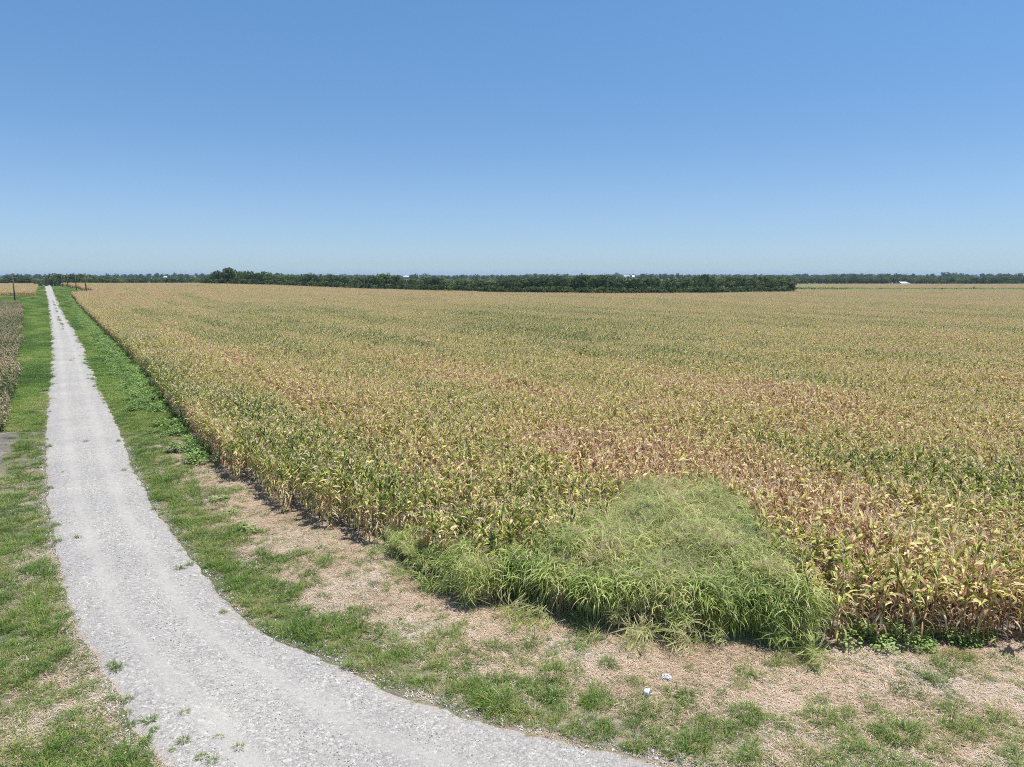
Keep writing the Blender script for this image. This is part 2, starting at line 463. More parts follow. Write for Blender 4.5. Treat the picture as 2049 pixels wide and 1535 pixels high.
def scatter(name, sources, P, rot, scl, idx, dry, label, cat):
    """one 'stuff' object: points that carry copies of a few source meshes"""
    n = len(P)
    me = bpy.data.meshes.new(name)
    me.vertices.add(n)
    me.vertices.foreach_set('co', np.ascontiguousarray(P, np.float32).ravel())
    def A(nm, typ, key, arr):
        a = me.attributes.new(nm, typ, 'POINT'); a.data.foreach_set(key, arr)
    A('rot', 'FLOAT_VECTOR', 'vector', np.ascontiguousarray(rot, np.float32).ravel())
    scl = np.asarray(scl, np.float32)
    if scl.ndim == 1: scl = np.stack([scl] * 3, 1)
    A('scl', 'FLOAT_VECTOR', 'vector', np.ascontiguousarray(scl).ravel())
    A('idx', 'INT', 'value', np.asarray(idx, np.int32))
    A('dry', 'FLOAT', 'value', np.asarray(dry, np.float32))
    o = obj(name, me)
    tag(o, label, cat, None, 'stuff')
    c = bpy.data.collections.new(name + '_source')
    for i, s in enumerate(sources):
        q = bpy.data.objects.new('%s_source_%02d' % (name, i), s); c.objects.link(q)
    ng = bpy.data.node_groups.new(name, 'GeometryNodeTree')
    ng.interface.new_socket('Geometry', in_out='INPUT', socket_type='NodeSocketGeometry')
    ng.interface.new_socket('Geometry', in_out='OUTPUT', socket_type='NodeSocketGeometry')
    gi = ng.nodes.new('NodeGroupInput'); go = ng.nodes.new('NodeGroupOutput')
    ci = ng.nodes.new('GeometryNodeCollectionInfo'); ci.inputs['Collection'].default_value = c
    ci.inputs['Separate Children'].default_value = True; ci.inputs['Reset Children'].default_value = True
    ip = ng.nodes.new('GeometryNodeInstanceOnPoints'); ip.inputs['Pick Instance'].default_value = True
    def na(nm, typ):
        a = ng.nodes.new('GeometryNodeInputNamedAttribute'); a.data_type = typ; a.inputs[0].default_value = nm
        return a.outputs[0]
    ng.links.new(gi.outputs[0], ip.inputs['Points']); ng.links.new(ci.outputs[0], ip.inputs['Instance'])
    ng.links.new(na('idx', 'INT'), ip.inputs['Instance Index'])
    er = ng.nodes.new('FunctionNodeEulerToRotation'); ng.links.new(na('rot', 'FLOAT_VECTOR'), er.inputs[0])
    ng.links.new(er.outputs[0], ip.inputs['Rotation']); ng.links.new(na('scl', 'FLOAT_VECTOR'), ip.inputs['Scale'])
    ng.links.new(ip.outputs[0], go.inputs[0])
    md = o.modifiers.new('copies', 'NODES'); md.node_group = ng
    return o
def up(P, dz=0): return np.column_stack([P, terrain(P[:, 0], P[:, 1]) + dz])
def rz(n, a=None, tilt=0.):
    r = rng.normal(0, tilt, (n, 3)) if tilt else np.zeros((n, 3))
    r[:, 2] = rng.uniform(0, 6.283, n) if a is None else a
    return r

# ------------------------------------------------------------------ far buildings: a low rise under each
BLD = [  # column, distance, width, depth, height, kind, mound, label
    (1809, 745, 9.5, 7, 3.6, 'long', 0.0, 'long low white shed at the foot of the far wood on the right'),
    (1788, 748, 3.4, 3.4, 3.0, 'small', 0.0, 'tiny white hut just left of the long white shed by the far wood'),
    (813, 1650, 12, 9, 5.5, 'long', 5.5, 'white roofed barn glimpsed over the tree belt beside its rounded tall tree'),
    (331, 1500, 7, 6, 5.0, 'small', 4.0, 'small white building on the skyline left of the long tree belt'),
    (1254, 1900, 14, 9, 5.5, 'long', 5.5, 'white barn glimpsed above the right half of the tree belt'),
    (1267, 1930, 6, 6, 7.5, 'small', 0.0, 'pale tall block right beside the barn above the tree belt'),
]
for b in BLD:
    if b[6]: MOUNDS.append((at(b[0], b[1]), b[1], 60, b[6] - 0.0))
MOUNDS.append((at(1520, 5200), 5200, 500, 14))
MOUNDS.append((at(1380, 4200), 4200, 300, 6))

# ------------------------------------------------------------------ ground
def axis(dense0, dense1, st, far0, far1, g=1.12):
    a = list(np.arange(dense0, dense1 + 1e-6, st))
    s = st; x = a[-1]
    while x < far1: s *= g; s = min(s, 260); x += s; a.append(x)
    s = st; x = a[0]; pre = []
    while x > far0: s *= g; s = min(s, 260); x -= s; pre.append(x)
    return np.array(pre[::-1] + a)
xs = axis(-26, 22, .16, -9000, 9000, 1.07); ys = axis(8, 44, .16, -60, 9000, 1.05)
XX, YY = np.meshgrid(xs, ys)
G = np.column_stack([XX.ravel(), YY.ravel()])
ZZ = terrain(G[:, 0], G[:, 1])
inr = inside(G, roadPoly)
inf = inside(G, fieldPoly)
dr = np.where(inr, 0, np.minimum(dist(G, roadL), dist(G, roadR)))
df = np.where(inf, 0, dist(G, fieldEdge))
dRr = dist(G, roadR)
# left crops
cropA = np.vstack([pxl([(44, 606), (46, 640), (42, 690), (36, 740), (22, 790), (8, 830), (-10, 870), (-60, 960)], 0.5), [[-60, 20], [-400, 60], [-400, px(0, 606)[1]]]])
cropB = np.vstack([pxl([(72, 568.6), (71, 592), (-40, 592)]), [[-520, px(0, 592)[1]], [-560, 600]]])
inA = inside(G, cropA); inB = inside(G, cropB)
dA = np.where(inA, 0, dist(G, cropA[:8]))
leftside = (dist(G, roadL) < dist(G, roadR)) & ~inr
sver = dr / np.maximum(dr + df, 1e-3)
# where along the verge: lower right part (x > 0) is dry
dryR = smooth(-7, 1.5, G[:, 0]) 
green = np.where(leftside, .72 + 0 * dr, (1 - smooth(.25, .6, sver)) * (1 - .55 * dryR))
farv = smooth(30, 48, G[:, 1])
green = np.where(~leftside, np.maximum(green, farv * .9), green)
straw = np.where(leftside, .25, smooth(.2, .5, sver) * (1 - farv) * .95)
straw = np.where(~leftside & (sver < .35), .3 + .3 * dryR, straw)
green = np.where(inf | inA | inB, 0, green)
dirtL = leftside & ~inA & (dA < .7)
green = np.where(dirtL, 0.05, green); straw = np.where(dirtL | inA, 0, straw)
straw = np.where(inf & ~inr, smooth(.9, 0, dist(G, fieldEdge)) * .6, straw)
# ground hidden by crops is bare soil; land past the built fields is cropland
far = smooth(430, 520, G[:, 1])
green = np.where(G[:, 1] > 425, .5, green)
crop = far
nx, ny = len(xs), len(ys)
me = bpy.data.meshes.new('ground')
me.vertices.add(len(G)); me.vertices.foreach_set('co', np.column_stack([G, ZZ]).astype(np.float32).ravel())
ii, jj = np.meshgrid(np.arange(nx - 1), np.arange(ny - 1))
a = (jj * nx + ii).ravel(); F = np.stack([a, a + 1, a + 1 + nx, a + nx], 1).astype(np.int32)
me.loops.add(F.size); me.polygons.add(len(F))
me.loops.foreach_set('vertex_index', F.ravel()); me.polygons.foreach_set('loop_start', np.arange(0, F.size, 4, dtype=np.int32))
me.polygons.foreach_set('use_smooth', np.ones(len(F), bool))
me.update(calc_edges=True)
for nm, arr in (('green', green), ('straw', straw), ('crop', crop)):
    q = me.attributes.new(nm, 'FLOAT', 'POINT'); q.data.foreach_set('value', arr.astype(np.float32))
me.materials.append(M['ground'])
tag(obj('ground', me), kind='structure')

# ------------------------------------------------------------------ gravel road: a sheet with ragged edges over the ground
def road():
    def cum(l): return np.concatenate([[0], np.cumsum(np.hypot(*np.diff(l, axis=0).T))])
    # correspondence: for samples on the left edge take the nearest point of the right edge, kept monotone
    Ld = densify(roadL, .25); Rd = densify(roadR, .25)
    cl, cr = cum(Ld), cum(Rd)
    n = 2600
    # parameter concentrates near the camera: sample by distance along
    tl = np.interp(np.linspace(0, 1, n), [0, .12, .35, 1], [0, 300 / cl[-1] * 1.15, .80, 1]); ul = tl * cl[-1]
    PL = np.column_stack([np.interp(ul, cl, Ld[:, 0]), np.interp(ul, cl, Ld[:, 1])])
    idx = []
    last = 0
    for p in PL:
        d = np.hypot(*(Rd[last:last + 4000] - p).T); k = last + int(np.argmin(d)); k = max(k, last); idx.append(k); last = k
    ur = cr[np.array(idx)].astype(float); ur[-1] = cr[-1]; ur[0] = 0
    # smooth the correspondence
    k = 41; pad = np.concatenate([2 * ur[0] - ur[k:0:-1], ur, 2 * ur[-1] - ur[-2:-k - 2:-1]])
    ur = np.convolve(pad, np.ones(2 * k + 1) / (2 * k + 1), 'valid'); ur = np.clip(np.maximum.accumulate(ur), 0, cr[-1])
    PR = np.column_stack([np.interp(ur, cr, Rd[:, 0]), np.interp(ur, cr, Rd[:, 1])])
    D = PR - PL; W = np.hypot(*D.T); Dn = D / W[:, None]
    s = cum((PL + PR) / 2)
    jl = (fbm(s * 1.7, s * 0, 31, 4) - .5) * .22 + (fbm(s * .3, s * 0, 33, 2) - .5) * .12
    jr = (fbm(s * 1.7, s * 0, 41, 4) - .5) * .22 + (fbm(s * .3, s * 0, 43, 2) - .5) * .12
    PLj = PL + Dn * jl[:, None]; PRj = PR + Dn * jr[:, None]
    m = 28
    us = np.linspace(0, 1, m)
    V = []; AC = []; AL = []; FI = []; ED = []
    for j, u in enumerate(us):
        q = PLj * (1 - u) + PRj * u
        z = terrain(q[:, 0], q[:, 1]) + .02 + .07 * (1 - (2 * u - 1) ** 2)
        if j in (0, m - 1): z = z - .035
        tr = np.exp(-((u - .30) / .085) ** 2) + np.exp(-((u - .70) / .085) ** 2) + .5 * np.exp(-((u - .52) / .03) ** 2)
        z = z - .018 * tr
        V.append(np.column_stack([q, z])); AC.append(np.full(n, u)); AL.append(s); FI.append(np.full(n, tr * .85 - .18))
        ED.append(np.full(n, max(0, 1 - min(u, 1 - u) / .10) * .8))
    V = np.stack(V, 1).reshape(-1, 3)
    me = bpy.data.meshes.new('gravel_road')
    me.vertices.add(len(V)); me.vertices.foreach_set('co', V.astype(np.float32).ravel())
    ii, jj = np.meshgrid(np.arange(m - 1), np.arange(n - 1)); a = (jj * m + ii).ravel()
    F = np.stack([a, a + m, a + 1 + m, a + 1], 1).astype(np.int32)
    me.loops.add(F.size); me.polygons.add(len(F)); me.loops.foreach_set('vertex_index', F.ravel())
    me.polygons.foreach_set('loop_start', np.arange(0, F.size, 4, dtype=np.int32)); me.polygons.foreach_set('use_smooth', np.ones(len(F), bool)); me.update(calc_edges=True)
    for nm, arr in (('across', AC), ('along', AL), ('fines', FI), ('edge', ED)):
        q = me.attributes.new(nm, 'FLOAT', 'POINT'); q.data.foreach_set('value', np.stack(arr, 1).ravel().astype(np.float32))
    me.materials.append(M['road'])
    tag(obj('gravel_road', me), kind='structure')
    return np.vstack([PLj, PRj[::-1]]), PLj, PRj
roadJ, RLj, RRj = road()

# loose stones
def rock(seed):
    r = np.random.default_rng(seed); g = Geo()
    vs = np.array([(x, y, z) for x in (-1, 1) for y in (-1, 1) for z in (-1, 1)] + [(1.4, 0, 0), (-1.4, 0, 0), (0, 1.4, 0), (0, -1.4, 0), (0, 0, 1.3), (0, 0, -1.3)], float)
    vs = vs * r.uniform(.7, 1.25, vs.shape) * np.array([.5, .38, .3])
    fs = []
    tri = {8: (4, 5, 7, 6), 9: (0, 2, 3, 1), 10: (2, 6, 7, 3), 11: (0, 1, 5, 4), 12: (1, 3, 7, 5), 13: (0, 4, 6, 2)}
    for c, q in tri.items():
        for k in range(4): fs.append((q[k], q[(k + 1) % 4], c))
    g.add(vs, fs); return g.mesh('stone', [M['stone']])
rocks = [rock(i) for i in range(6)]
def sample(xmin, xmax, ymin, ymax, n, keep):
    P = np.column_stack([rng.uniform(xmin, xmax, n), rng.uniform(ymin, ymax, n)])
    return P[keep(P)]
def frustum(P, m=.06):
    a = P[:, 0] / np.maximum(P[:, 1], .1)
    return (np.abs(a) < .80 + 3 / np.maximum(P[:, 1], 1)) & (P[:, 1] > 7)
P = sample(-24, 14, 8, 40, 150000, lambda P: inside(P, roadJ) & frustum(P) & (rng.random(len(P)) < np.clip(22 / P[:, 1], 0, 1) ** 2))
def crown(P):
    dl = dist(P, RLj[::8]); d2 = dist(P, RRj[::8]); u = dl / (dl + d2)
    tr = np.exp(-((u - .30) / .085) ** 2) + np.exp(-((u - .70) / .085) ** 2)
    return u, tr, .02 + .07 * (1 - (2 * u - 1) ** 2) - .018 * tr
u_, tr_, cz = crown(P)
k = (rng.random(len(P)) < .5 - .45 * np.clip(tr_, 0, 1)) & (fbm(P[:, 0] * .8, P[:, 1] * .8, 77) > .40)
P, cz = P[k], cz[k]
# some thrown past the edges
Pe = densify(RRj[::3], .05); Pe = np.vstack([Pe, densify(RLj[::3], .05)]); Pe = Pe[(Pe[:, 1] < 40) & frustum(Pe)]
Pe = Pe[rng.integers(0, len(Pe), 16000)] + rng.normal(0, .26, (16000, 2)); Pe = Pe[~inside(Pe, roadJ)]
PP = np.vstack([P, Pe]); dz = np.concatenate([cz, np.full(len(Pe), .01)])
n = len(PP)
rr = rng.uniform(0, 6.28, (n, 3))
scatter('loose_stones', rocks, np.column_stack([PP, terrain(PP[:, 0], PP[:, 1]) + dz + .004]), rr, rng.lognormal(-3.72, .33, n), rng.integers(0, 6, n), np.zeros(n),
        'pale grey crushed stones lying loose over the gravel road', 'loose stones')

# ------------------------------------------------------------------ corn
def corn_parts(seed):
    r = np.random.default_rng(seed)
    H = r.uniform(1.72, 2.02); lean = r.normal(0, .05, 2)
    def pos(z): return np.array([lean[0] * z, lean[1] * z, z])
    st = Geo(); st.tube([pos(0), pos(.6), pos(1.2), pos(H)], [.016, .014, .011, .005], 5, .45)
    lf = Geo(); plane = r.uniform(0, 6.28)
    nl = r.integers(21, 27)
    for i in range(nl):
        f = i / (nl - 1); z = .28 + f ** .6 * (H - .34)
        az = plane + (i % 2) * math.pi + r.normal(0, .45)
        L = (.27 + .29 * math.sin(math.pi * min(1, .25 + f * .75))) * r.uniform(.7, 1.2)
        dry = .56 - .17 * f + r.normal(0, .25) + (.18 if f < .4 else 0)
        if r.random() < .30: dry += .18
        dead = f < .3
        e0 = R(-10 if dead else r.uniform(20, 80)); e1 = R(-86 if dead else (r.uniform(30, 80) if r.random() < .38 else r.uniform(-88, -10)))
        lf.ribbon(pos(z), az, L, r.uniform(.055, .088) * (.7 if dead else 1), e0, e1, 5, float(np.clip(dry, 0, 1)), 0, r.normal(0, 1.3), .16, .5)
    ta = Geo()
    ta.tube([pos(H - .02), pos(H + .16), pos(H + .30)], [.006, .004, .003], 4, .5)
    for i in range(4):
        ta.ribbon(pos(H + .03 + .02 * i), r.uniform(0, 6.28), r.uniform(.16, .24), .016, R(65), R(r.uniform(-10, 40)), 3, float(r.uniform(.2, .9)), 1)
    ea = Geo(); z = r.uniform(.75, 1.0); az = plane + r.normal(0, .5); d = np.array([math.cos(az), math.sin(az), 0])
    dn = r.random() < .5; up_ = np.array([0, 0, -1 if dn else 1.6])
    q = pos(z) + d * .03; dd = (d + up_ * .8); dd /= np.linalg.norm(dd)
    ea.tube([q, q + dd * .06, q + dd * .15, q + dd * .22], [.012, .028, .026, .006], 6, .6)
    return st, lf, ta, ea
NV = 12
CP = []; cornAll = []
for i in range(NV):
    st, lf, ta, ea = corn_parts(100 + i)
    CP.append((st.mesh('stalk', [M['corn_stalk']], True), lf.mesh('foliage', [M['corn_leaf']], True), ta.mesh('tassel', [M['tassel']]), ea.mesh('ear', [M['ear']], True)))
    g = Geo(); g.merge(st, 0); g.merge(lf, 1); g.merge(ta, 2); g.merge(ea, 3)
    cornAll.append(g)
CM = [M['corn_stalk'], M['corn_leaf'], M['tassel'], M['ear']]
cornMesh = [g.mesh('corn', CM, True) for g in cornAll]

ROWA = math.atan2(vd[1], vd[0]); rowd = vd; rown = np.array([vd[1], -vd[0]])
# thin places in the stand and patches of a given ripeness, as seen in the picture
gaps = [(px(735, 880, 1.6), 2.2, 1.2), (px(860, 925, 1.6), 2.6, 1.0), (px(905, 1010, 1.6), 2.0, .7), (px(1330, 880, 1.6), 2.5, .8), (px(1880, 1060, 1.6), 1.6, .8), (px(1165, 1020, 1.6), 1.3, .8),
        (px(1700, 960, 1.6), 2.0, .5), (px(330, 700, 1.6), 6, .5), (px(1960, 1000, 1.6), 2.0, .7), (px(1240, 860, 1.6), 3, .6)]
lanes = [(np.array(px(432, 690, 1.9)), np.array(px(700, 868, 1.9))), (np.array(px(700, 868, 1.9)), np.array(px(860, 930, 1.9)))]
patches = [((1650, 752), 12, .35), ((1990, 738), 16, .40), ((1640, 815), 7, .38), ((1560, 800), 5, .2), ((1330, 930), 4.5, .42), ((1430, 920), 4, .35), ((1250, 915), 4, .3), ((1530, 960), 3, .25),
           ((1250, 770), 9, .22), ((1400, 800), 8, .20), ((900, 700), 14, .2), ((700, 760), 8, -.12), ((950, 830), 7, -.16), ((1100, 850), 6, -.16), ((1500, 850), 7, -.2), ((1700, 860), 6, -.12),
           ((700, 640), 30, -.2), ((1250, 700), 14, -.18), ((1750, 720), 10, -.2), ((560, 680), 12, .15), ((820, 800), 5, .15), ((1050, 900), 4, -.15), ((1150, 900), 3.5, .2), ((300, 660), 18, -.1)]
patches = [(px(u, v, 1.8), r, a) for (u, v), r, a in patches]
def dryness(P):
    s = P @ rowd; q = P @ rown
    d = .40 + (fbm(q / 7, s / 45, 61, 3) - .5) * 1.0 + .05 * np.sin(q * 2 * np.pi / 6.1) + .05 * smooth(10, 40, P[:, 0]) + .06 * smooth(-4, -16, P[:, 0]) + (fbm(q / 2.4, s / 3.5, 71, 2) - .5) * .45
    for c, r, a_ in patches:
        e = P - np.array(c); es = (e @ rowd) / 2.2; eq = (e @ rown)
        d = d + a_ * .62 * np.exp(-(es ** 2 + eq ** 2) / (r * r))
    D = np.hypot(*P.T)
    d = d + .03 + .27 * smooth(90, 320, D)
    return np.clip(d, 0, 1)
def thin(P):
    q = np.zeros(len(P))
    for c, r, a_ in gaps:
        q = np.maximum(q, a_ * np.exp(-(((P - np.array(c)) ** 2).sum(1)) / (r * r)))
    for i, (a, b) in enumerate(lanes):
        q = np.maximum(q, 1.0 * (dist(P, np.array([a, b])) < (.38 if i == 0 else .6)))
    return q * .55
NEARD = 85.0
# single plants in the near part
smin, smax, qmin, qmax = -20, 330, -60, 95
eS = fieldEdge @ rowd; eN = fieldEdge @ rown; ek_ = fieldEdge[:, 1] > 60; o_ = np.argsort(eS[ek_])
def eQ(s): return np.where(s > eS[ek_].min(), np.interp(s, eS[ek_][o_], eN[ek_][o_]), -999)
rows = []
for q in np.arange(qmin, qmax, .76):
    s = np.arange(smin, smax, .195); s = s + rng.normal(0, .05, len(s))
    rows.append(np.column_stack([s, q + rng.normal(0, .07, len(s)) + .1 * np.sin(s / 9 + q)]))
SQ = np.vstack(rows)
CPn = SQ[:, :1] * rowd + SQ[:, 1:] * rown
k = inside(CPn, fieldPoly) & ((np.hypot(*CPn.T) < NEARD) | ((CPn[:, 1] < 280) & (np.abs(CPn @ rown - eQ(CPn @ rowd)) < 5.5))) & (np.abs(CPn[:, 0] / np.maximum(CPn[:, 1], 1)) < .86) & (CPn[:, 1] > 8)
CPn = CPn[k]
ed = dist(CPn, fieldEdge)
inT = inside(CPn, tallPoly)
k = (~inT | (rng.random(len(CPn)) < .03)) & (rng.random(len(CPn)) > thin(CPn)) & (ed > .12) & (rng.random(len(CPn)) > .05)
CPn = CPn[k]; ed = ed[k]
dcam = np.hypot(CPn[:, 0], CPn[:, 1])
dy = dryness(CPn)
# the outer rows are riper and browner
dy = np.clip(dy + .28 * smooth(1.3, .2, ed) * (CPn[:, 0] < 0) * (CPn[:, 1] < 45) - .11 * smooth(2, 8, CPn[:, 0]) * smooth(30, 16, CPn[:, 1]), 0, 1)
vis = (np.abs(CPn[:, 0] / CPn[:, 1] * 1.0) < .735) & (ed < 2.6) & ~inside(CPn, tallPoly)
order = np.argsort(np.where(vis, dcam, 1e6))[:300]
ind = np.zeros(len(CPn), bool); ind[order] = True
hs = .95 + .16 * (fbm(CPn[:, 0] / 5, CPn[:, 1] / 5, 91, 2) - .5) * 2 + rng.normal(0, .05, len(CPn))
hs = hs * (1 - .18 * np.clip(thin(CPn), 0, 1))
dryc = px(1655, 1285)
first = {}
first_v = [None] * NV
nb = 0
dk = order[np.argmin(((CPn[order] - np.array(dryc)) ** 2).sum(1))]
for i in order:
    x, y = CPn[i]; v = int(rng.integers(0, NV)); z = float(terrain(x, y))
    root = bpy.data.objects.new('corn_plant', None); COL.objects.link(root)
    root.empty_display_size = .1
    root.location = (x, y, z); root.rotation_euler = (0, 0, float(rng.uniform(0, 6.28))); sc = float(hs[i]); root.scale = (sc, sc, sc)
    d = float(dy[i])
    if i == dk:
        d = 1.0; lab = 'rusty brown withered corn plant at the right end of the tall green grass'
    elif x > 0:
        tone = 'dry tan' if d > .60 else ('greenish' if d < .42 else 'yellow')
        place = 'near the tall grass' if x < px(1760, 1300)[0] else ('in the lower right' if x < px(1920, 1300)[0] else 'at the far right')
        lab = '%s corn plant %s, %s' % (tone, 'in the foremost row' if ed[i] < .75 else 'behind the foremost row', place)
    else:
        tone = 'brown dry' if d > .75 else ('greenish' if d < .5 else 'yellow')
        place = 'beside the tall grass' if x > px(700, 1080)[0] else ('midway along the curved edge' if x > px(560, 1015)[0] else 'where the edge straightens')
        lab = '%s corn plant %s, %s' % (tone, 'in the outermost row' if ed[i] < .75 else 'behind the outermost row', place)
    tag(root, lab, 'corn plant', 'corn plants along the near edge of the field')
    for nm, mm in zip(('stalk', 'foliage', 'tassel', 'ear'), CP[v]):
        c = bpy.data.objects.new(nm, mm); COL.objects.link(c); c.parent = root; c['dry'] = d
CS = CPn[~ind]; n = len(CS)
rot = rz(n, None, .05)
# far part: square tiles of plants
tiles = []
for tI in range(6):
    g = Geo(); r = np.random.default_rng(500 + tI)
    for q in range(4):
        for s in np.arange(0, 3.0, .26):
            src = cornAll[int(r.integers(0, NV))]; a = r.uniform(0, 6.28); sc = r.normal(.97, .06)
            ca, sa = math.cos(a) * sc, math.sin(a) * sc
            ox = s + r.normal(0, .06) - 1.5; oy = (q - 1.5) * .76 + r.normal(0, .07)
            V = np.array(src.v); V2 = np.column_stack([V[:, 0] * ca - V[:, 1] * sa + ox, V[:, 0] * sa + V[:, 1] * ca + oy, V[:, 2] * sc])
            b = len(g.v); g.v += [tuple(t) for t in V2]; g.f += [tuple(i_ + b for i_ in f) for f in src.f]; g.m += src.m
            off = r.normal(0, .1); g.a += [t + off for t in src.a]
    tiles.append(g.mesh('corn_tile', CM, True))
TS, TQ = np.meshgrid(np.arange(-100, 760, 3.0), np.arange(-80, 520, 3.04))
TP = TS.reshape(-1, 1) * rowd + TQ.reshape(-1, 1) * rown
D = np.hypot(*TP.T)
k = inside(TP, fieldPoly) & (D >= NEARD - 1) & (np.abs(TP[:, 0] / np.maximum(TP[:, 1], 1)) < .84) & (TP[:, 1] > 10) & (dist(TP, fieldEdge) > np.where(TP[:, 1] < 285, 4.5, 1.2))
# past the crest nothing shows
k &= ~((TP[:, 1] > 440) & (TP[:, 0] > -120)) & (TP[:, 1] < 470)
TP = TP[k]; TP = TP[rng.random(len(TP)) > thin(TP) * .7]
m_ = len(TP)
src = cornMesh + tiles
Pa = np.vstack([up(CS), up(TP)])
ra = np.vstack([rot, np.column_stack([np.zeros((m_, 2)), ROWA + math.pi * rng.integers(0, 2, m_)])])
th = .93 + .12 * (fbm(TP[:, 0] / 25, TP[:, 1] / 25, 93, 2) - .5) * 2
scatter('corn_field', src, Pa, ra, np.concatenate([hs[~ind], th]), np.concatenate([rng.integers(0, NV, n), NV + rng.integers(0, 6, m_)]),
        np.concatenate([dy[~ind], np.clip(dryness(TP) + rng.normal(0, .05, m_), 0, 1)]), 'wide field of ripening yellow green and tan corn filling the middle of the view', 'corn field')
print('corn', n, m_)
# the field past the hedge strip on the right, and the one left of the road
k2 = []
for poly in (np.array([[155, 500], [155, 735], [640, 735], [560, 500]]), cropB):
    TS, TQ = np.meshgrid(np.arange(-300, 1000, 3.0), np.arange(-900, 900, 3.04))
    T = TS.reshape(-1, 1) * rowd + TQ.reshape(-1, 1) * rown
    T = T[inside(T, poly)]; T = T[np.abs(T[:, 0] / T[:, 1]) < .84]; T = T[(T[:, 0] > -100) | (T[:, 1] < 470)]
    k2.append(T)
for T, nm, lab in ((k2[0][rng.random(len(k2[0])) < .8], 'corn_field', 'narrow tan corn field beyond the green hedge strip on the right'), (k2[1], 'corn_field', 'pinkish tan corn field left of the far end of the road')):
    n = len(T)
    scatter(nm, tiles, up(T, -.2), np.column_stack([np.zeros((n, 2)), ROWA + rng.integers(0, 4, n) * math.pi / 2]), np.full(n, .9), rng.integers(0, 6, n), np.clip(dryness(T) * .4 + .48, 0, 1), lab, 'corn field')
    print('tiles', n)

# ------------------------------------------------------------------ low crop left of the road
def lowplant(seed):
    r = np.random.default_rng(seed); g = Geo()
    for p in range(7):
        bx, by = r.uniform(-.45, .45), r.uniform(-.16, .16); h = r.uniform(.55, .95)
        g.tube([(bx, by, 0), (bx, by, h)], [.012, .006], 4, .7)
        for i in range(12):
            z = r.uniform(.15, h); g.ribbon((bx, by, z), r.uniform(0, 6.28), r.uniform(.16, .34), r.uniform(.04, .08), R(r.uniform(20, 65)), R(r.uniform(-70, 0)), 3, float(r.uniform(.0, .75)), 0, r.normal(0, .5))
        g.ribbon((bx, by, h), r.uniform(0, 6.28), .2, .05, R(85), R(60), 2, .95)
    return g.mesh('low_crop', [M['sorghum']])
lows = [lowplant(700 + i) for i in range(5)]
ss = np.arange(-60, 420, .8); qq = np.arange(-330, 0, .76)
SS, QQ = np.meshgrid(ss, qq); T = SS.reshape(-1, 1) * rowd + QQ.reshape(-1, 1) * rown
T = T[inside(T, cropA) & (np.abs(T[:, 0] / np.maximum(T[:, 1], 1)) < .86) & (T[:, 1] > 12)]
T = T + rng.normal(0, .06, T.shape)
n = len(T); print('low', n)
scatter('row_crop', lows, up(T), np.column_stack([np.zeros((n, 2)), ROWA + math.pi * rng.integers(0, 2, n) + rng.normal(0, .1, n)]), rng.normal(1.1, .1, n), rng.integers(0, 5, n),
        np.clip(.44 + (fbm(T[:, 0] / 6, T[:, 1] / 14, 14, 3) - .5) * 1.3, 0, 1), 'low brownish row crop left of the gravel road', 'row crop')

# ------------------------------------------------------------------ verge grass
def tuft(seed, nb=34, R0=.11, h=.17, wd=.007, flat=0.):
    r = np.random.default_rng(seed); g = Geo()
    for i in range(nb):
        a = r.uniform(0, 6.28); d = R0 * math.sqrt(r.random()); L = h * r.uniform(.55, 1.35)
        e0 = R(r.uniform(45, 88)) * (1 - flat)
        g.ribbon((d * math.cos(a), d * math.sin(a), -.005), a + r.normal(0, .9), L, wd * r.uniform(.7, 1.3), e0, e0 - R(r.uniform(20, 95)), 3, float(np.clip(r.normal(.38, .17) + (.35 if r.random() < .12 else 0), 0, 1)), 0)
    return g.mesh('tuft', [M['grass']])
tufts = [tuft(10 + i) for i in range(6)] + [tuft(30 + i, 46, .16, .26, .009) for i in range(4)]
wide = []
for i in range(4):       # wide low patch for the distance
    r = np.random.default_rng(60 + i); g = Geo()
    for q in range(420):
        a = r.uniform(0, 6.28); x, y = r.uniform(-.6, .6, 2)
        g.ribbon((x, y, 0), a, r.uniform(.14, .34), r.uniform(.014, .026), R(r.uniform(45, 85)), R(r.uniform(-40, 20)), 2, float(np.clip(r.normal(.36, .15), 0, 1)), 0)
    wide.append(g.mesh('grass_patch', [M['grass']]))
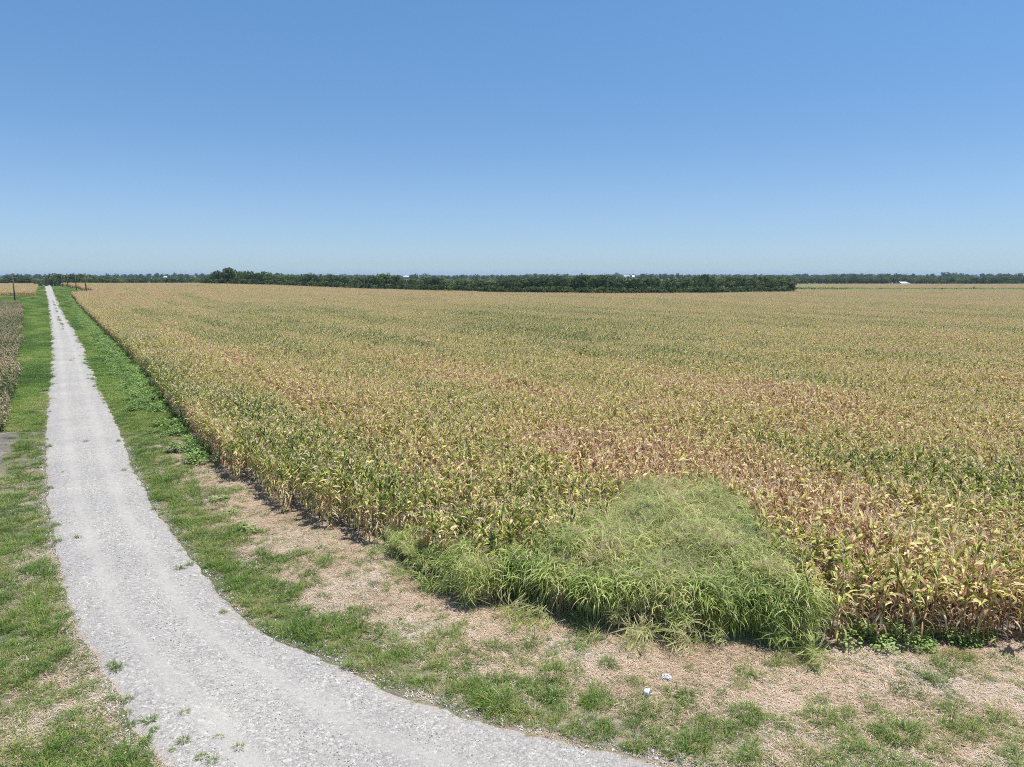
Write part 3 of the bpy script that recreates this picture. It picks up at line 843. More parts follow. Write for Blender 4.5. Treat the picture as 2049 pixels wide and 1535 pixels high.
def vergemask(P):
    inr_ = inside(P, roadJ); inf_ = inside(P, fieldPoly); inA_ = inside(P, cropA)
    left = dist(P, RLj[::16]) < dist(P, RRj[::16])
    dr_ = np.minimum(dist(P, RLj[::8]), dist(P, RRj[::8])); df_ = dist(P, fieldEdge)
    s = dr_ / (dr_ + df_)
    dryR = smooth(-7, 1.5, P[:, 0]); farv = smooth(30, 48, P[:, 1])
    gpatch = fbm(P[:, 0] * .55, P[:, 1] * .55, 120, 4)
    fine = fbm(P[:, 0] * 2.1, P[:, 1] * 2.1, 130, 2)
    wx = smooth(-3, -9, P[:, 0]); dR = (1 - smooth(.34, .66, s)) * (1 - wx) + (1 - .8 * smooth(.38, .80, s)) * wx
    lo = smooth(.50, .12, s)
    dens = dR * (1 - .30 * dryR) + .13 * (1 - dR) + .05
    dens = np.where(dens < .4, dens * 1.0, dens)
    dens = dens + .09 * dryR + (gpatch - .5) * (2.0 - .6 * dryR)
    dens = np.maximum(dens, farv * .95)
    dirt = dist(P, cropA[:8])
    dl = .98 + (gpatch - .5) * 2.0 - .9 * smooth(1.3, .5, dirt + (fine - .5) * 1.4)
    dens = np.where(left, dl, dens)
    dens = dens * .92 + (fine - .5) * 1.5
    edge = smooth(-.02, .30, dr_)
    dens = np.clip(dens, 0, 1) * np.where(inr_, .22 * smooth(.28, 0, dr_), .22 + .78 * edge)
    dens = np.where(inf_ | inA_ | (inr_ & (dr_ > .3)), 0, dens)
    return dens, left, s, dryR, dr_, gpatch
P = sample(-36, 20, 8, 54, 290000, lambda P: frustum(P) & (rng.random(len(P)) < np.clip(30 / P[:, 1], 0, 1) ** 1.5))
dens, left, s_, dR_, dr_, gp = vergemask(P)
# lone sprigs dotted over the straw
spr = (~left) & (s_ > .2) & (s_ < .97) & (dr_ > .2) & (dens < .25) & ~inside(P, fieldPoly) & ~inside(P, roadJ)
dens = np.where(spr, np.maximum(dens, .10 + .30 * smooth(.50, .62, fbm(P[:, 0] * 3.3, P[:, 1] * 3.3, 133, 2))), dens)
k = rng.random(len(P)) < dens * .50
P = P[k]; n = len(P); left, s_, dR_, dr_, gp = [q[k] for q in (left, s_, dR_, dr_, gp)]
dens = dens[k]
big = (rng.random(n) < .16)
idx = np.where(big, rng.integers(6, 10, n), rng.integers(0, 6, n))
scl = rng.uniform(.5, 1.1, n) * (.55 + .6 * dens) * np.where(left, 1.0, 1 - .12 * dR_)
gd = .34 + .02 * np.where(left, 0, dR_) + (fbm(P[:, 0] * .9, P[:, 1] * .9, 140, 3) - .5) * .9 + rng.normal(0, .13, n) + .3 * (rng.random(n) < .12)
print('grass', n)
scatter('verge_grass', tufts, up(P), rz(n, None, .12), scl, idx, np.clip(gd, 0, 1), 'patchy green and drying grass on both verges of the gravel road near the camera', 'verge grass')
# distant verge, both sides
cand = []
for q in range(2):
    P = sample(-430, 10, 44, 640, 600000, lambda P: (np.abs(P[:, 0] / P[:, 1]) < .80) & (np.abs(P @ rown - 0) < 400))
    D = np.hypot(*P.T); P = P[rng.random(len(P)) < np.clip(110 / D, .28, 1)]
    k = (~inside(P, fieldPoly)) & (~inside(P, cropA)) & (~inside(P, cropB)) & (~inside(P, roadJ)) & (np.minimum(dist(P, RLj[::8]), dist(P, RRj[::8])) > .42) & (P[:, 1] < 450) & (dist(P, roadR[::3]) < 45)
    k |= inside(P, fieldPoly) & (dist(P, fieldEdge) < .9) & (P[:, 1] < 330)
    cand.append(P[k])
P = np.vstack(cand); n = len(P); print('far grass', n)
scatter('distant_grass', wide, up(P), rz(n), rng.uniform(.8, 1.5, n) * np.clip(.55 + .45 * smooth(44, 70, P[:, 1]), 0, 1), rng.integers(0, 4, n), np.clip(.40 + (fbm(P @ rown / 1.6, P @ rowd / 9, 150, 3) - .5) * 1.1, 0, 1),
        'green mown grass along both sides of the far road', 'verge grass')

# straw litter
def litter(seed):
    r = np.random.default_rng(seed); g = Geo()
    for i in range(36):
        x, y = r.normal(0, .14, 2)
        g.ribbon((x, y, r.uniform(.004, .03)), r.uniform(0, 6.28), r.uniform(.06, .22), r.uniform(.004, .011), R(r.uniform(-3, 14)), R(r.uniform(-18, 4)), 2, float(r.random()), 1)
    return g.mesh('litter', [M['straw']])
lit = [litter(900 + i) for i in range(6)]
P = sample(-24, 20, 8, 44, 200000, lambda P: frustum(P) & (rng.random(len(P)) < np.clip(26 / P[:, 1], 0, 1)))
dens, left, s_, dR_, dr_, gp = vergemask(P)
sp = fbm(P[:, 0] * .5, P[:, 1] * .5, 160, 3)
k = (~inside(P, fieldPoly) | (dist(P, fieldEdge) < .5)) & ~inside(P, roadJ) & ~inside(P, cropA)
sw = np.where(left, .3, smooth(.12, .5, s_)) + (sp - .5) * 1.2
sw = np.where(~left, sw + .2 * dR_, sw)
k &= rng.random(len(P)) < np.clip(sw, 0, 1) * .55
k &= P[:, 1] < 40
P = P[k]; n = len(P); print('litter', n)
scatter('straw_litter', lit, up(P), rz(n, None, .06), rng.uniform(.6, 1.3, n), rng.integers(0, 6, n), np.clip(.5 + (fbm(P[:, 0] * .7, P[:, 1] * .7, 170, 2) - .5) * 1.2, 0, 1),
        'pinkish tan cut straw littering the mown strip between grass and crop', 'straw')

# ------------------------------------------------------------------ tall grass patch
def tallgrass(seed, blades=False):
    r = np.random.default_rng(seed); g = Geo()
    for q in range(5):
        bx, by = r.normal(0, .14, 2); H = r.uniform(1.35, 1.85); ln = r.normal(0, .14, 2)
        def pos(z): return np.array([bx + ln[0] * z * z / H, by + ln[1] * z * z / H, z])
        g.tube([pos(0), pos(H * .5), pos(H), pos(H + .12)], [.006, .005, .003, .002], 3, .85, 0, False)
        for i in range(9):
            z = H * ((.56 + .42 * i / 9) if blades else (.34 + .64 * i / 9)) + r.normal(0, .03)
            g.ribbon(pos(z), r.uniform(0, 6.28), r.uniform(.42, .85) * (1.2 if blades else 1), r.uniform(.014, .028) * (1.35 if blades else 1), R(r.uniform(48, 80)), R(r.uniform(-80, -10)), 5, float(np.clip(r.normal(.55 if blades else .42, .16) + (.3 if i < 3 else 0), 0, 1)), 0, r.normal(0, .5))
        for i in range(3 if blades else 13):
            z = H + .0 + .24 * i / 13
            g.ribbon(pos(z), r.uniform(0, 6.28), r.uniform(.10, .22) * (1.2 - i / 15), .005, R(60), R(r.uniform(-25, 30)), 3, float(r.random()), 1)
    return g.mesh('tall_grass', [M['tall'], M['panicle']])
talls = [tallgrass(40 + i) for i in range(8)] + [tallgrass(60 + i, True) for i in range(4)]
tb = densify(gb, .1)
P = sample(tallPoly[:, 0].min() - 1, tallPoly[:, 0].max() + 1, tallPoly[:, 1].min() - 1, tallPoly[:, 1].max() + 1, 14000, lambda P: inside(P, tallPoly) | (rng.random(len(P)) < .16) & (dist(P, tallPoly) < .7) & inside(P, fieldPoly))
P = P[rng.random(len(P)) < .25 + .6 * smooth(.35, .6, fbm(P[:, 0] * 1.3, P[:, 1] * 1.3, 182, 2))]
# loose outliers in the corn
Pn = np.array([px(u, v, 1.5) for u, v in [(1890, 1060), (1870, 1075), (1910, 1065), (1850, 1090), (720, 880), (745, 885), (870, 930), (1200, 1015), (1180, 1035), (1160, 1030), (1330, 1000), (1960, 1000), (2000, 1090)]])
Pn = np.vstack([Pn + rng.normal(0, .5, Pn.shape) for _ in range(6)])
Pf = densify(gb, .05); Pf = Pf[rng.integers(0, len(Pf), 260)] + rng.normal(0, .18, (260, 2)) + np.array([.05, .30])
nf_ = len(Pf)
P = np.vstack([P, Pn, Pf]); n = len(P); print('tall', n)
tidx = rng.integers(0, 8, n); tidx[-nf_:] = rng.integers(8, 12, nf_); kk = rng.random(n) < .10; tidx[kk] = rng.integers(8, 12, int(kk.sum()))
sc = np.where(P[:, 0] < px(1050, 1200)[0], .52 + .42 * smooth(px(800, 1110)[0], px(1050, 1200)[0], P[:, 0]), .98) * rng.normal(1, .07, n)
sc = sc * (.84 + .16 * smooth(0, 1.0, dist(P, gb))) * (.94 + .34 * (fbm(P[:, 0] * 1.1, P[:, 1] * 1.1, 181, 2) - .5))
scatter('tall_grass', talls, up(P), rz(n, None, .07), sc, tidx, np.clip(.5 + (fbm(P[:, 0] * 1.2, P[:, 1] * 1.2, 180, 2) - .5) * 1.3, 0, 1),
        'tall feathery green grass patch growing in the near corner of the corn', 'tall grass')
# leaning, fallen stems in front of it
P = densify(gb, .05); P = P[rng.integers(0, len(P), 34)] + rng.normal(0, .15, (34, 2)) + np.array([0, .02]); n = len(P)
r_ = np.column_stack([rng.normal(1.0, .25, n), rng.normal(-.25, .3, n), rng.uniform(-.5, .5, n)])
scatter('leaning_grass', talls, up(P), r_, rng.uniform(.45, .8, n), rng.integers(8, 12, n), np.clip(rng.normal(.5, .3, n), 0, 1), 'flattened grass stems leaning out at the foot of the tall green grass', 'grass')

# ------------------------------------------------------------------ broadleaf weeds along the field edge
def broadleaf(seed, n=60, h=.6, rad=.42, lf=.11):
    r = np.random.default_rng(seed); g = Geo()
    for i in range(n):
        a = r.uniform(0, 6.28); d = rad * math.sqrt(r.random()); z = h * (1 - (d / rad) ** 2 * .6) * r.uniform(.35, 1)
        if i % 4 == 0: g.tube([(0, 0, 0), (d * .5 * math.cos(a), d * .5 * math.sin(a), z * .7), (d * math.cos(a), d * math.sin(a), z)], [.008, .006, .003], 3, .6, 0, False)
        g.ribbon((d * math.cos(a), d * math.sin(a), z), a + r.normal(0, .8), lf * r.uniform(.8, 1.6), lf * r.uniform(.6, 1.0), R(r.uniform(0, 40)), R(r.uniform(-50, 0)), 3, float(r.random()), 0, 0, 0, .5, .45)
    return g.mesh('broadleaf', [M['weed']], False)
broads = [broadleaf(300 + i) for i in range(5)]
def along(line, n, sd, off=0):
    L = densify(line, .2); P = L[rng.integers(0, len(L), n)] + rng.normal(0, sd, (n, 2)); return P
eL = pxl([(165, 632), (205, 672), (240, 712), (275, 752), (300, 792), (322, 826)])
P = along(eL, 800, .75) + np.array([-.5, -.2])
Pfar = along(pxl([(141, 593), (152, 612), (165, 632), (205, 672)]), 900, .6) + np.array([-.25, -.1])
P = np.vstack([P, Pfar])
P2 = along(pxl([(790, 1108), (840, 1120), (900, 1150)]), 40, .35)
P3 = along(pxl([(1720, 1288), (1870, 1284), (1960, 1290), (2049, 1294)]), 26, .3) + np.array([0, .1])
P4 = along(pxl([(350, 850), (420, 925)]), 60, .5)
for Pq, sc0, lab in ((np.vstack([P, P4]), 1.0, 'bright green leafy weeds lining the field edge beside the road'), (P2, .6, 'leafy green weeds where the corn edge meets the tall grass'), (P3, .7, 'green vines and weeds at the foot of the front corn on the right')):
    n = len(Pq)
    scatter('broadleaf_weeds', broads, up(Pq), rz(n, None, .1), rng.uniform(.6, 1.25, n) * sc0, rng.integers(0, 5, n), rng.uniform(.2, .9, n), lab, 'weeds')
# weed plants that stand alone on the mown verge
for k, (u, v, sc, lab) in enumerate([(438, 1004, .85, 'bright green leafy weed, upper one of the pair on the mown verge'), (495, 1064, .85, 'bright green leafy weed, lower one of the pair on the mown verge'), (462, 1028, .6, 'smaller leafy weed between the two bright green ones on the verge')]):
    x, y = px(u, v); o = obj('leafy_weed', broads[k], None, (x, y, float(terrain(x, y))), k * 1.3, (sc * 1.1, sc * 1.1, sc * .7)); o['dry'] = .8
    tag(o, lab, 'weed')

# small tufts growing in the gravel and big clumps on the right verge
tl = [(219, 1402, 1.0, 'grass tuft at the left edge of the gravel beside the grass verge'), (255, 1405, 1.0, 'grass tuft just right of the one at the gravel edge'), (299, 1446, 1.2, 'widest ragged grass tuft in the gravel near the lower left'),
      (263, 1453, .8, 'small grass tuft left of the widest ragged one in the gravel'), (309, 1464, .8, 'small grass tuft just below the widest ragged one'), (370, 1431, .8, 'lone grass tuft higher up in the gravel'),
      (294, 1485, 1.0, 'round grass tuft in the gravel close to the green verge'), (367, 1489, 1.0, 'dense round grass tuft in the middle of the tuft scatter'), (345, 1507, .55, 'tiny grass sprig below the dense round tuft'),
      (478, 1503, .85, 'rightmost grass tuft in the lower gravel'), (439, 1481, .7, 'small tuft upper left of the rightmost tuft in the gravel'), (405, 1521, .9, 'greyish grass tuft near the bottom edge of the gravel'), (425, 1531, .9, 'bright grass tuft cut off at the bottom edge of the gravel')]
def clump(seed, nb, R0, h, wd):
    return tuft(seed, nb, R0, h, wd)
sm = [clump(800 + i, 70, .07, .14, .007) for i in range(4)]
for i, (u, v, sc, lab) in enumerate(tl):
    x, y = px(u, v); o = obj('grass_tuft', sm[i % 4], None, (x, y, float(terrain(x, y)) + .03), i * 1.1, sc * 1.15); o['dry'] = .35
    tag(o, lab, 'grass tuft', 'grass tufts growing in the gravel')
bigs = [clump(820 + i, 260, .26, .30, .008) for i in range(3)]
for i, (u, v, sc, dd, lab) in enumerate([(995, 1412, 1.25, .5, 'large dark green grass clump leaning over the gravel edge'), (1105, 1352, 1.15, .45, 'broad green grass clump on the dry strip above the big dark clump'),
        (1492, 1432, 1.05, .42, 'dark green grass clump on the straw right of the white litter'), (1640, 1442, 1.0, .5, 'bushy grass clump at the lower middle of the right verge'),
        (1800, 1472, 1.3, .45, 'biggest spiky green grass clump at lower right'), (610, 1255, .9, .3, 'pale long bladed grass clump at the right edge of the road'), (1940, 1470, .9, .55, 'greyish grass clump near the lower right corner'),
        (650, 1130, .9, .42, 'dark low grass clump on the straw strip near the corn edge'), (1390, 1490, 1.0, .4, 'green grass clump by the gravel at the bottom middle')]):
    x, y = px(u, v); o = obj('grass_clump', bigs[i % 3], None, (x, y, float(terrain(x, y))), i * 1.7, sc); o['dry'] = dd
    tag(o, lab, 'grass clump')
# sparse weeds on the crown of the far road
cl = []
for (u0, v0, u1, v1, n_) in [(106, 602, 110, 614, 8), (111, 617, 114, 626, 14), (117, 634, 124, 652, 26), (124, 652, 127, 662, 8), (144, 717, 147, 728, 5), (181, 757, 183, 760, 3), (165, 886, 168, 888, 2)]:
    for _ in range(n_):
        f = rng.random(); cl.append(px(u0 + (u1 - u0) * f, v0 + (v1 - v0) * f))
P = np.array(cl) + rng.normal(0, .12, (len(cl), 2)); n = len(P)
Pm = densify(RRj[::6], .3); Pm = Pm[(Pm[:, 1] > 14) & (Pm[:, 1] < 300)]; Pm = Pm[rng.integers(0, len(Pm), 200)] + rng.normal(0, .3, (200, 2)) + np.array([-.25, -.05])
Pl = densify(RLj[::6], .3); Pl = Pl[(Pl[:, 1] > 14) & (Pl[:, 1] < 200)]; Pl = Pl[rng.integers(0, len(Pl), 120)] + rng.normal(0, .25, (120, 2)) + np.array([.15, 0])
P = np.vstack([P, Pm, Pl]); k = fbm(P[:, 0] * .7, P[:, 1] * .7, 190, 2) > .47; k[:n] = True; P = P[k]; n = len(P)
scatter('road_weeds', sm, up(P, .05), rz(n, None, .1), rng.uniform(.6, 1.5, n) * (1 + smooth(60, 200, P[:, 1])), rng.integers(0, 4, n), rng.uniform(.2, .6, n), 'small weeds sprouting along the crown and edges of the gravel road', 'weeds')

# ------------------------------------------------------------------ litter thrown on the verge
def cup():
    x, y = px(1290, 1388); z = float(terrain(x, y)) + .06
    g = Geo(); n = 20; vs = []; fs = []
    for i in range(5):
        f = i / 4
        for k in range(n):
            t = 2 * math.pi * k / n; r = .07 + .03 * f; sq = 1 - .35 * f * (math.cos(2 * t) * .5 + .5)
            vs.append((r * math.cos(t), r * math.sin(t) * sq, f * .15 - (.05 if (i == 4 and 2 < k < 6) else 0)))
    for i in range(4):
        for k in range(n): fs.append((i * n + k, i * n + (k + 1) % n, (i + 1) * n + (k + 1) % n, (i + 1) * n + k))
    fs.append(tuple(range(n))[::-1])
    g.add(vs, fs); me = g.mesh('paper_cup', [M['paper']], True)
    o = obj('paper_cup', me, None, (x, y, z)); o.rotation_euler = (R(82), R(20), .9)
    sd = o.modifiers.new('thickness', 'SOLIDIFY'); sd.thickness = .002
    tag(o, 'crushed white paper cup lying on the dry straw', 'cup')
cup()
def bag():
    x, y = px(1333, 1358); g = Geo(); r = np.random.default_rng(5); n = 9; vs = []; fs = []
    for i in range(n):
        for j in range(n):
            a, b = i / (n - 1) - .5, j / (n - 1) - .5
            vs.append((a * .22 + r.normal(0, .012), b * .14 + r.normal(0, .012), .02 + .07 * max(0, 1 - 4 * (a * a + b * b)) + abs(r.normal(0, .018))))
    for i in range(n - 1):
        for j in range(n - 1): fs.append((i * n + j, (i + 1) * n + j, (i + 1) * n + j + 1, i * n + j + 1))
    g.add(vs, fs); o = obj('plastic_bag', g.mesh('plastic_bag', [M['scrap']]), None, (x, y, float(terrain(x, y)) + .02), -.4)
    sd = o.modifiers.new('thickness', 'SOLIDIFY'); sd.thickness = .003
    tag(o, 'crumpled white plastic scrap among the straw above the cup', 'litter')
bag()

# ------------------------------------------------------------------ trees
def crown_geo(seed, w_=4.2, h=10.5, low=.8, nc=70, per=56, leaf=.42, lobes=5):
    r = np.random.default_rng(seed); g = Geo()
    lob = [(r.normal(0, w_ * .33), r.normal(0, w_ * .33), h * r.uniform(.42, .80), w_ * r.uniform(.42, .68), h * r.uniform(.18, .30)) for _ in range(lobes)]
    lob.append((0, 0, h * .40, w_ * .85, h * .36))
    lob.append((r.normal(0, w_ * .15), r.normal(0, w_ * .15), h * .74, w_ * .5, h * .24))
    cen = []
    while len(cen) < nc:
        L = lob[r.integers(0, len(lob))]; d = r.normal(size=3); d /= np.linalg.norm(d); d *= r.uniform(.55, 1.0)
        c = np.array([L[0] + d[0] * L[3], L[1] + d[1] * L[3], L[2] + d[2] * L[4]])
        if c[2] > low and c[2] < h: cen.append(c)
    for c in cen:
        cr = r.uniform(.5, 1.1) * w_ / 4.2; vv = r.uniform(.15, .85)
        for k in range(per):
            d = r.normal(size=3); d /= np.linalg.norm(d); p = c + d * cr * r.uniform(.45, 1.0) * np.array([1, 1, .75])
            if p[2] < .3: continue
            a = r.normal(size=3); a[2] *= .6; a /= np.linalg.norm(a); b = np.cross(a, d + r.normal(0, .5, 3)); b /= np.linalg.norm(b) + 1e-9
            s = leaf * r.uniform(.6, 1.3)
            g.add([p - a * s * .5, p + b * s * .28, p + a * s * .5, p - b * s * .28], [(0, 1, 2, 3)], float(np.clip(vv + r.normal(0, .15), 0, 1)))
    mz = max(q[2] for q in g.v); g.v = [(q[0], q[1], q[2] * h / mz) for q in g.v]
    return g, cen
def trunk_geo(seed, cen, h):
    r = np.random.default_rng(seed); g = Geo()
    g.tube([(0, 0, -.2), (.08, .03, h * .25), (r.normal(0, .2), r.normal(0, .2), h * .5), (r.normal(0, .3), r.normal(0, .3), h * .78)], [.26, .2, .13, .05], 7)
    for c in cen[:14]:
        z0 = max(.6, c[2] * .45); g.tube([(0, 0, z0), (c[0] * .5, c[1] * .5, (z0 + c[2]) / 2), tuple(c)], [.09, .06, .02], 5)
    return g
TREES = []  # crown and trunk meshes
for i in range(9):
    h = 10.2
    cg, cen = crown_geo(200 + i, w_=[4.2, 3.6, 4.6, 3.9, 4.4, 3.4, 4.0, 4.8, 3.7][i], h=h, low=.7)
    tg = trunk_geo(250 + i, cen, h)
    TREES.append((cg.mesh('crown', [M['tree']]), tg.mesh('trunk', [M['bark']], True)))
    both = Geo(); both.merge(cg, 0); both.merge(tg, 1); TREES[i] += (both.mesh('tree', [M['tree'], M['bark']]),)
def tree(x, y, sc, label, group, wide_=1.0, v=None, name='broadleaf_tree', dz=0):
    v = int(rng.integers(0, 9)) if v is None else v
    root = bpy.data.objects.new(name, None); COL.objects.link(root)
    root.location = (x, y, float(terrain(x, y)) - dz); root.rotation_euler = (0, 0, float(rng.uniform(0, 6.28))); root.scale = (sc * wide_, sc * wide_, sc)
    tag(root, label, 'tree', group)
    for nm, mm in (('crown', TREES[v][0]), ('trunk', TREES[v][1])):
        c = bpy.data.objects.new(nm, mm); COL.objects.link(c); c.parent = root
# skyline of the tree belt: column -> row of the top of the trees
sky = np.array([(402, 560), (415, 553), (432, 545), (450, 535), (470, 540), (490, 542), (510, 546), (527, 542), (545, 548), (565, 551), (580, 549), (592, 553), (606, 549), (618, 547), (640, 549), (658, 549), (680, 553), (700, 554),
                (725, 553), (745, 551), (758, 549), (770, 545), (782, 549), (800, 552), (812, 558), (830, 556), (850, 555), (872, 554), (890, 554), (905, 556), (930, 554), (950, 555), (965, 558), (985, 556), (1005, 553), (1020, 552),
                (1045, 552), (1075, 552), (1100, 551), (1130, 550), (1165, 547), (1180, 550), (1210, 551), (1250, 553), (1280, 554), (1320, 554), (1350, 556), (1375, 554), (1400, 550), (1415, 549), (1440, 551), (1470, 552), (1500, 552), (1535, 551), (1560, 552), (1583, 553)])
beltp = np.array([(402, 428.), (800, 368.), (1200, 326.), (1400, 338.), (1592, 366.)])
def beltpos(u):
    D = np.interp(u, beltp[:, 0], beltp[:, 1]); return at(u, D), D
def height_for(u, v, D, z):
    b = (v - CY) / FPX; t = D / (math.cos(PITCH) - b * math.sin(PITCH)); return CAMH + (-math.sin(PITCH) - b * math.cos(PITCH)) * t - z
GB = 'trees in the long dark belt behind the corn'
us = []
u = 404.
while u < 1586: us.append(u); u += rng.uniform(9, 14)
for row in range(2):
    for u in us:
        uu = u + (6 if row else 0) + rng.normal(0, 2)
        if uu > 1586: continue
        x, D = beltpos(uu); D = D + 3 + row * 7 + rng.normal(0, 1.2); x = at(uu, D)
        z = float(terrain(x, D)); top = np.interp(uu, sky[:, 0], sky[:, 1]) + rng.uniform(-1.8, 4.2) + row * .8 - (.9 if uu < 620 else 0)
        h = height_for(uu, top, D, z); sc = max(.45, h / 10.2)
        if row == 0 and abs(uu - 410) < 9: lab = 'short tree at the left end of the long tree belt'
        elif uu < 620: lab = 'dark green tree in the taller left part of the long tree belt'
        elif uu < 1000: lab = 'bushy green tree in the middle of the long tree belt'
        elif uu < 1380: lab = 'even topped tree in the right half of the long tree belt'
        else: lab = 'dense rounded tree near the right end of the long tree belt'
        tree(x, D, sc, lab, GB, np.clip(.92 / sc, .75, 1.25) * rng.uniform(.85, 1.1))
for (u, top, wd_, lab) in [(453, 534, 1.0, 'tallest tree standing above the left end of the long tree belt'), (770, 544.5, .95, 'round topped dark tree rising above the middle of the tree belt'), (527, 542, .55, 'narrow round topped tree above the left part of the belt'),
                      (1164, 546, .6, 'small spiky top rising over the right half of the belt'), (1583, 550.5, 1.0, 'last tree at the right end of the long tree belt'), (436, 542, .6, 'pointed tree just left of the tallest tree in the belt')]:
    x, D = beltpos(u); D += 1.5; x = at(u, D); z = float(terrain(x, D)); sc = height_for(u, top, D, z) / 10.2
    tree(x, D, sc, lab, GB, wd_)
# low bushes along the foot of the belt
bush = []
for i in range(4):
    g, c = crown_geo(400 + i, 2.2, 3.4, .2, 16, 46, .30, 3); bush.append(g.mesh('bush', [M['tree']]))
uu = rng.uniform(404, 1588, 700); X, D = beltpos(uu); D = D - 2.0 + rng.normal(0, .8, len(uu)); X = at(uu, D); P = np.column_stack([X, D]); n = len(P)
scatter('undergrowth', bush, up(P), rz(n), rng.uniform(.7, 1.5, n), rng.integers(0, 4, n), np.zeros(n), 'dense brush closing the foot of the long tree belt', 'undergrowth')

# groves at the far end of the road
GL = 'trees at the far end of the gravel road'
gl = [(3, 556, 520), (14, 553, 505), (26, 551, 500), (37, 549.5, 500), (48, 550.5, 505), (56, 553, 510), (8, 558, 495), (30, 554, 492), (44, 555, 492)]
for i, (u, v, D) in enumerate(gl):
    x = at(u, D); z = float(terrain(x, D)); tree(x, D, height_for(u, v, D, z) / 10.2, 'rounded tree in the small grove left of the road end', GL, 1.5)
gl = [(101, 546.5, 470), (107, 546, 470), (114, 548, 475), (121, 547.5, 470), (128, 550, 480), (138, 549.5, 485), (146, 547, 480), (154, 545.5, 480), (161, 547, 485), (171, 546.5, 482), (176, 549, 490), (185, 553, 500),
      (196, 553, 500), (206, 550.5, 505), (215, 552, 505), (226, 554, 520), (237, 555, 525), (110, 556, 462), (132, 556, 465), (150, 556, 468), (168, 556, 470), (190, 558, 480), (215, 558, 490)]
for i, (u, v, D) in enumerate(gl):
    x = at(u, D); z = float(terrain(x, D))
    lab = 'dark tree just right of where the road meets the horizon' if u < 120 else ('round topped tree in the grove behind the utility poles' if u < 180 else 'smaller tree trailing right of the grove behind the poles')
    tree(x, D, height_for(u, v, D, z) / 10.2, lab, GL, 1.25)

# far woods: one mass per region
TM = [t[2] for t in TREES]
def wood(name, uv, label, cat='wood'):
    P = np.array([(a, b) for a, b, c, d in uv]); n = len(P)
    sc = np.array([c for a, b, c, d in uv]); dz = np.array([d for a, b, c, d in uv])
    Q = up(P); Q[:, 2] -= dz
    scatter(name, TM, Q, rz(n), np.column_stack([sc * 1.15, sc * 1.15, sc]), rng.integers(0, 9, n), np.zeros(n), label, cat)
def clearview(x, y):
    u = x / y * FPX * 1.011 + CX
    for b in BLD:
        hw = (b[2] * .62) / b[1] * FPX + 1.5
        if abs(u - b[0]) < hw and y < b[1] + 4: return False
    return True
L = []
# behind the crest on the left, right up to the belt
for D, st in ((560, 5), (580, 5), (610, 6), (660, 6)):
    u = 60.
    while u < 640:
        x = at(u, D); top = 555 - 1.4 * (vnoise(u / 22, D, 3)) + 1.2 * (D < 600)
        if 64 < u < 97: top += 4
        h = height_for(u, top + rng.uniform(0, 2.5), D, float(terrain(x, D))); L.append((x, D + rng.normal(0, 4), h / 10.2, 0)); u += st / D * FPX * rng.uniform(.7, 1.3)
wood('far_wood', L, 'low green wood beyond the crest between the road end and the tree belt')
L = []
for D, st in ((742, 5.5), (752, 5.5), (765, 6), (790, 6), (830, 7), (880, 7), (960, 9), (1060, 9)):
    u = 1560.
    while u < 2180:
        x = at(u, D)
        top = 556.5 - 3.2 * smooth(742, 1000, D) - 1.6 * vnoise(u / 18, D / 9, 8) - 1.6 * smooth(1850, 2050, u)
        h = height_for(u, float(top), D, float(terrain(x, D)))
        if clearview(x, D): L.append((x, D + rng.normal(0, 3), h / 10.2 * rng.uniform(.9, 1.06), 0))
        u += st / D * FPX * rng.uniform(.7, 1.3)
wood('far_wood', L, 'dark green wood closing the far field on the right')
L = []
for D, st in ((1250, 9), (1500, 10), (1850, 11), (2300, 13), (2900, 15), (3700, 18), (4800, 22), (6200, 30)):
    u = -120.
    while u < 2180:
        x = at(u, D)
        if clearview(x, D) and vnoise(u / 30, D / 7, 21) > .2:
            s = (1.0 + .35 * (vnoise(u / 40, D / 11, 22) - .5) * 2) * (1 + D / 14000)
            L.append((x, D + rng.normal(0, 20), float(s) * rng.uniform(.85, 1.15), 0))
        u += st / D * FPX * rng.uniform(.6, 1.3)
wood('horizon_trees', L, 'bluish tree lines layered along the distant horizon')
for (u, v, D, lab) in [(1691, 547, 1250, 'tiny round tree poking above the horizon on the right'), (1866, 547, 1150, 'dark domed tree on the horizon right of the white shed'), (1856, 548, 1150, 'smaller domed tree touching the dark one on the horizon'), (1722, 550, 1180, 'dark low tree on the horizon above the far wood'), (2014, 547, 1200, 'dark tree on the horizon near the right edge')]:
    x = at(u, D); z = float(terrain(x, D)); tree(x, D, height_for(u, v, D, z) / 10.2, lab, 'trees standing out on the horizon', 1.0)
# pale shrubs at the foot of the right wood
uu = rng.uniform(1840, 2120, 150); D = 738 + rng.normal(0, 3, 150); P = np.column_stack([at(uu, D), D]); n = len(P)
scatter('shrubs', bush, up(P), rz(n), rng.uniform(1.0, 2.0, n) * (.6 + .6 * vnoise(uu / 14, uu * 0, 6)), rng.integers(0, 4, n), np.zeros(n), 'pale green shrubs along the foot of the right wood', 'shrubs')
# hedge strip between the two right fields
uu = rng.uniform(1590, 2150, 1100); D = 432 + rng.normal(0, 5, 1100); P = np.column_stack([at(uu, D), D]); n = len(P)
scatter('weed_strip', [broadleaf(350, 90, 1.4, 1.3, .28), broadleaf(351, 90, 1.1, 1.4, .28), wide[0]], up(P), rz(n), rng.uniform(1.4, 2.1, n) * (1.3 - .3 * smooth(1620, 1760, uu)), rng.integers(0, 2, n), rng.uniform(.0, .5, n),
        'narrow green weedy strip between the corn and the far field', 'weeds')
